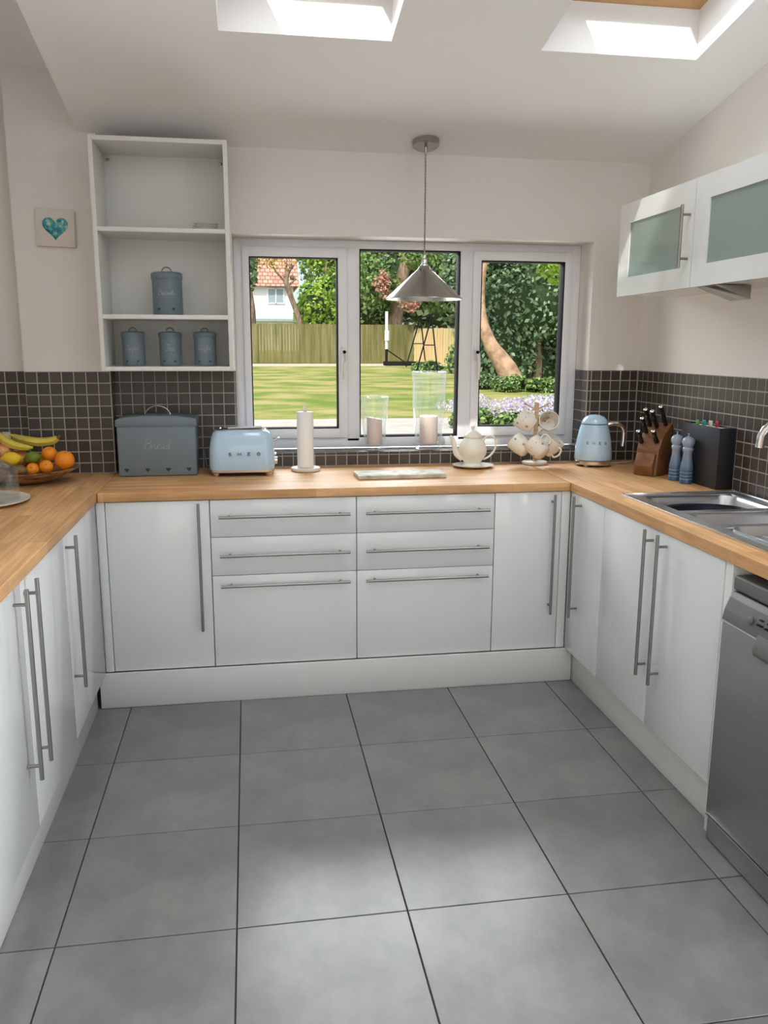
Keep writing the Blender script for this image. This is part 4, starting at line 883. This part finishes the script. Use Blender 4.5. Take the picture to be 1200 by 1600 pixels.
# foliage
def cloud(c, r, n, s, m, parent=None, name='foliage', label=None, cat=None, group=None, flat=0, shell=.55, droop=0, core=True):
    c, r = np.array(c, float), np.array(r, float)
    k = max(4, int(6)); lob = RNG.normal(size=(14, 3)); lob /= np.linalg.norm(lob, axis=1)[:, None]; lob = lob*RNG.uniform(.35, .75, (14, 1))
    li = RNG.integers(0, 14, n); d = RNG.normal(size=(n, 3)); d /= np.linalg.norm(d, axis=1)[:, None]
    rad = RNG.uniform(shell, 1, (n, 1))**.5*.48
    P0 = c + (lob[li] + d*rad)*r
    nr = d*.8 + RNG.normal(size=(n, 3))*.55 + np.array([0, 0, .3]); nr /= np.linalg.norm(nr, axis=1)[:, None]
    a = np.cross(nr, RNG.normal(size=(n, 3))); a /= np.linalg.norm(a, axis=1)[:, None]; b = np.cross(nr, a)
    sz = s*RNG.uniform(.6, 1.3, (n, 1)); fold = nr*sz*.15
    V = np.empty((n, 4, 3)); V[:, 0] = P0 - a*sz*.55; V[:, 1] = P0 - b*sz*.34 + fold; V[:, 2] = P0 + a*sz*.55; V[:, 3] = P0 + b*sz*.34 + fold
    me = bpy.data.meshes.new(name); V = V.reshape(-1, 3)
    me.vertices.add(len(V)); me.vertices.foreach_set('co', V.ravel()); me.loops.add(n*4); me.polygons.add(n)
    me.loops.foreach_set('vertex_index', np.arange(n*4)); me.polygons.foreach_set('loop_start', np.arange(0, n*4, 4)); me.update(); me.validate()
    me.materials.append(M[m]); off = ORG[parent.name] if parent else Vector(c)
    me.transform(Matrix.Translation(-off))
    o = link(name, me, m, parent, off, 0, label, 'stuff', cat, group)
    if core and parent:  # dark balls added behind the leaves to block light
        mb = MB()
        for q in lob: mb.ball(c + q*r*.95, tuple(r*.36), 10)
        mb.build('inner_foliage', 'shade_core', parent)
    return o
def tree(name, label, crown, trunk=None, m='leaf_mid', n=5000, s=.16, group=None, bark='bark', extra=(), core=True):
    c = crown[0]; t = thing(name, label, 'tree' if 'tree' in name else 'shrub', (c[0], c[1], gz(c[1])), group=group)
    cloud(*crown, n, s, m, t, core=core)
    for (c2, r2, n2, m2) in extra: cloud(c2, r2, n2, s, m2, t, core=False)
    tr = trunk or ([(c[0], c[1], gz(c[1])-.1), (c[0]+.1, c[1], c[2]-crown[1][2]*.4), (c[0], c[1], c[2]+crown[1][2]*.3)], [.16, .12, .05])
    MB().tube(catmull([Vector(p) for p in tr[0]]), list(np.interp(np.linspace(0, 1, len(catmull(tr[0]))), np.linspace(0, 1, len(tr[1])), tr[1])), 9).build('trunk', bark, t)
    return t
tree('garden_tree', 'bright yellow-green bushy tree just beyond the fence', ((3.75, 31.2, 3.1), (1.15, 1, 1.5)), m='leaf_bright', n=4500, s=.17)
tree('garden_tree', 'tall slender tree with thin light foliage beyond the fence', ((4.1, 34, 6.0), (1.7, 1.4, 2.9)), ([(3.95, 32.4, 1), (4.0, 32.4, 3.4), (3.9, 32.6, 5), (4.2, 33, 8)], [.13, .11, .08, .04]), m='leaf_mid', n=5200, s=.17, extra=[((3.0, 33.2, 5.9), (1.1, .9, 1.0), 700, 'leaf_yellow'), ((3.4, 32.9, 5.3), (1.2, .9, 1.3), 1000, 'leaf_bright')], core=False)
tree('garden_tree', 'dark tree partly cut off at the left window jamb', ((.62, 29.5, 4.4), (.60, .6, 1.3)), ([(.55, 29.3, .8), (.75, 29.3, 2.2), (.72, 29.3, 3.2), (.5, 29.4, 4.4)], [.20, .17, .14, .08]), m='leaf_dark', n=1800, s=.16, core=False)
tree('garden_tree', 'large dark tree with dense foliage in the middle window', ((6.3, 32.5, 4.9), (2.3, 1.8, 3.2)), ([(6.4, 31, .9), (6.7, 31, 3.4), (7.3, 30.8, 6.2)], [.34, .28, .2]), m='leaf_dark', n=8000, s=.18, extra=[((5.4, 30.6, 3.9), (1.3, .8, 1.6), 1300, 'leaf_mid')])
tree('garden_tree', 'broad green tree behind the pale fence panels', ((9.6, 31.5, 4.8), (2.5, 2, 3.4)), m='leaf_mid', n=8000, s=.18)
tree('garden_tree', 'blue-green leaning tree at the right of the middle window', ((8.6, 25.8, 4.1), (1.35, 1.1, 1.6)), m='leaf_ivy', n=4500, s=.15, extra=[((6.9, 26.8, 5.0), (1.0, .8, .9), 1400, 'leaf_mid')])
cloud((5.85, 30.0, 3.75), (.45, .3, .65), 260, .15, 'leaf_red', name='russet_branch', label='pinkish russet spray of leaves before the dark tree', cat='branch')
cloud((6.45, 27.4, 3.0), (.4, .3, .35), 260, .12, 'leaf_red', name='russet_branch', label='small reddish spray of leaves right above the fence corner', cat='branch')
for k, (x, y, z, rx, rz_) in enumerate(((11.5, 44, 6, 3.6, 6), (19.5, 42, 6, 3.8, 6.5), (27.5, 38, 6, 3.8, 6.5), (6.0, 42, 5.5, 1.9, 5.5), (31, 27, 6, 3.6, 7))):
    tree('garden_tree', ['tall tree far behind the swing frame', 'tall tree far behind the ivy bank', 'tall tree far off to the right behind the ivy', 'tall far tree beside the white house', 'farthest right-hand tree beyond the garden'][k], ((x, y, z), (rx, 3, rz_)), m='leaf_dark', n=3500, s=.42)
# pollarded tree
t = thing('pollarded_tree', 'bare pollarded tree with knobbly head before the white house', 'tree', (2.6, 30, .8))
k_ = lambda u, v, Y=30.0: Vector((.578+(u-386.4)/1301*1.0*(Y+3.38)*1.008, Y, 0))
P1 = [(2.72, 30, .8), (2.68, 30, 2.0), (2.52, 30, 2.7), (2.28, 30, 3.35), (2.12, 30, 3.9), (2.22, 30, 4.35)]
mb = MB().tube(catmull(P1), list(np.linspace(.12, .09, 21)), 10)
for a, b_, r_ in (((2.12, 30, 3.85), (1.72, 29.9, 4.25), .07), ((1.72, 29.9, 4.25), (1.55, 29.9, 4.6), .045), ((2.2, 30, 4.2), (2.42, 30, 4.5), .08), ((2.15, 30, 4.2), (2.12, 30.1, 4.6), .07), ((2.15, 30, 3.7), (2.5, 30, 4.0), .07), ((2.16, 30, 4.5), (2.15, 30, 5.6), .018)): mb.tube([a, b_], [r_*.7, r_*.5], 7)
for c in ((2.2, 30, 4.3), (2.32, 30, 4.45), (2.1, 30, 4.1), (2.35, 30, 4.05)): mb.ball(c, .10, 10)
mb.build('trunk', 'bark', t)
cloud((1.9, 29.8, 5.0), (1.2, .5, .7), 620, .11, 'leaf_yellow', t, name='foliage', core=False)
# ivy bank and leaning trunk on the right
tree('ivy_bank', 'tall bank of dark ivy filling the right window', ((8.1, 18.2, 1.9), (1.9, 1.3, 2.4)), m='leaf_ivy', n=9000, s=.13)
tree('ivy_bank', 'upper ivy-clad tree mass above the ivy bank', ((8.0, 18.4, 4.2), (2.3, 1.2, 1.5)), m='leaf_dark', n=6000, s=.14)
tree('ivy_bank', 'darker hedge to the right beyond the ivy bank', ((11.0, 17.4, 2.6), (2.2, 1.4, 3.0)), m='leaf_dark', n=4500, s=.14)
tree('ivy_bank', 'green shrub at the right edge of the middle window', ((7.05, 21.5, 1.25), (.62, .6, 1.0)), m='leaf_mid', n=2600, s=.10)
tree('leaning_tree', 'leaning pale trunk in front of the ivy bank', ((5.9, 15.8, 4.4), (1.2, .8, .9)), ([(6.85, 15.9, .45), (6.62, 15.9, .95), (6.22, 15.9, 1.5), (5.98, 15.9, 2.1), (5.94, 15.9, 2.8), (6.0, 15.8, 3.6), (6.2, 15.8, 4.4)], [.30, .25, .17, .13, .10, .10, .09]), m='leaf_mid', n=1800, s=.12, bark='bark_pale', core=False)
tree('maple_tree', 'bright yellow-green overhanging branches at upper right', ((5.35, 9.6, 3.05), (.72, .5, .75)), ([(7.2, 10, .3), (7.0, 10, 2), (6.3, 9.8, 3), (5.4, 9.6, 3.3)], [.12, .1, .06, .02]), m='leaf_bright', n=2400, s=.085, core=False)
for k in range(4):
    x, y = ((6.3, 14.6), (7.0, 14.4), (5.85, 15.4), (7.9, 14.0))[k]
    tree('ground_shrub', ['low green ground cover before the leaning trunk', 'low green ground cover under the ivy bank', 'small dark shrub at the foot of the leaning trunk', 'low ground cover by the right window jamb'][k], ((x, y, gz(y)+.14), (.55, .45, .22)), m='leaf_mid' if k != 2 else 'leaf_dark', n=1300, s=.07)
tree('ground_shrub', 'low plants growing round the feet of the swing frame', ((6.15, 22.8, gz(22.8)+.15), (.65, .4, .22)), m='leaf_mid', n=900, s=.08)
for k, (x, y) in enumerate(((3.75, 8.3), (4.35, 8.0), (4.95, 8.3))):
    t = thing('lavender_bush', ['lavender bush nearest the window mullion', 'lavender bush in the middle of the bed', 'lavender bush furthest right, behind the mug tree'][k], 'shrub', (x, y, gz(y)), group='lavender along the patio')
    cloud((x, y, gz(y)+.14), (.40, .38, .16), 900, .07, 'leaf_mid', t); cloud((x, y, gz(y)+.30), (.48, .45, .18), 1500, .034, 'lavender', t, name='flowers', core=False)
# swing frame
t = thing('swing_frame', 'black metal garden swing frame in front of the pale fence', 'swing', (6.2, 23.5, gz(23.5)))
for pts in (((5.66, 22, gz(22)), (6.18, 22.2, 2.42)), ((6.42, 22.4, gz(22)), (6.16, 22.2, 2.42)), ((6.0, 25.5, gz(25)), (6.44, 25.3, 2.42)), ((6.70, 25.5, gz(25)), (6.46, 25.3, 2.42))): MB().tube(pts, .022, 8).build('leg', 'black', t)
MB().tube([(6.17, 22.1, 2.42), (6.45, 25.4, 2.42)], .022, 8).build('top_bar', 'black', t)
MB().tube([(5.90, 22.1, 1.50), (6.30, 22.3, 1.50)], .016, 6).build('cross_bar', 'black', t); MB().tube([(6.2, 25.4, 1.55), (6.6, 25.4, 1.55)], .016, 6).build('cross_bar', 'black', t)
# basketball stand
t = thing('basketball_stand', 'white padded post of a basketball stand on black base', 'stand', (5.47, 26.4, gz(26.4)))
z0 = gz(26.4)
MB().tube([(5.46, 26.4, z0+.05), (5.46, 26.4, 1.38)], .045, 10).build('lower_post', 'black', t)
MB().tube([(5.46, 26.4, 1.36), (5.46, 26.4, 2.66)], .055, 12).tube([(5.47, 26.38, 1.65), (5.47, 26.38, 2.0)], .085, 12).build('post', 'white', t)
MB().box(5.38, 6.55, 26.15, 26.7, z0, z0+.15, .03).build('base', 'black', t); MB().tube([(5.48, 26.4, 1.33), (6.1, 26.4, z0+.14)], .02, 8).build('brace', 'black', t)
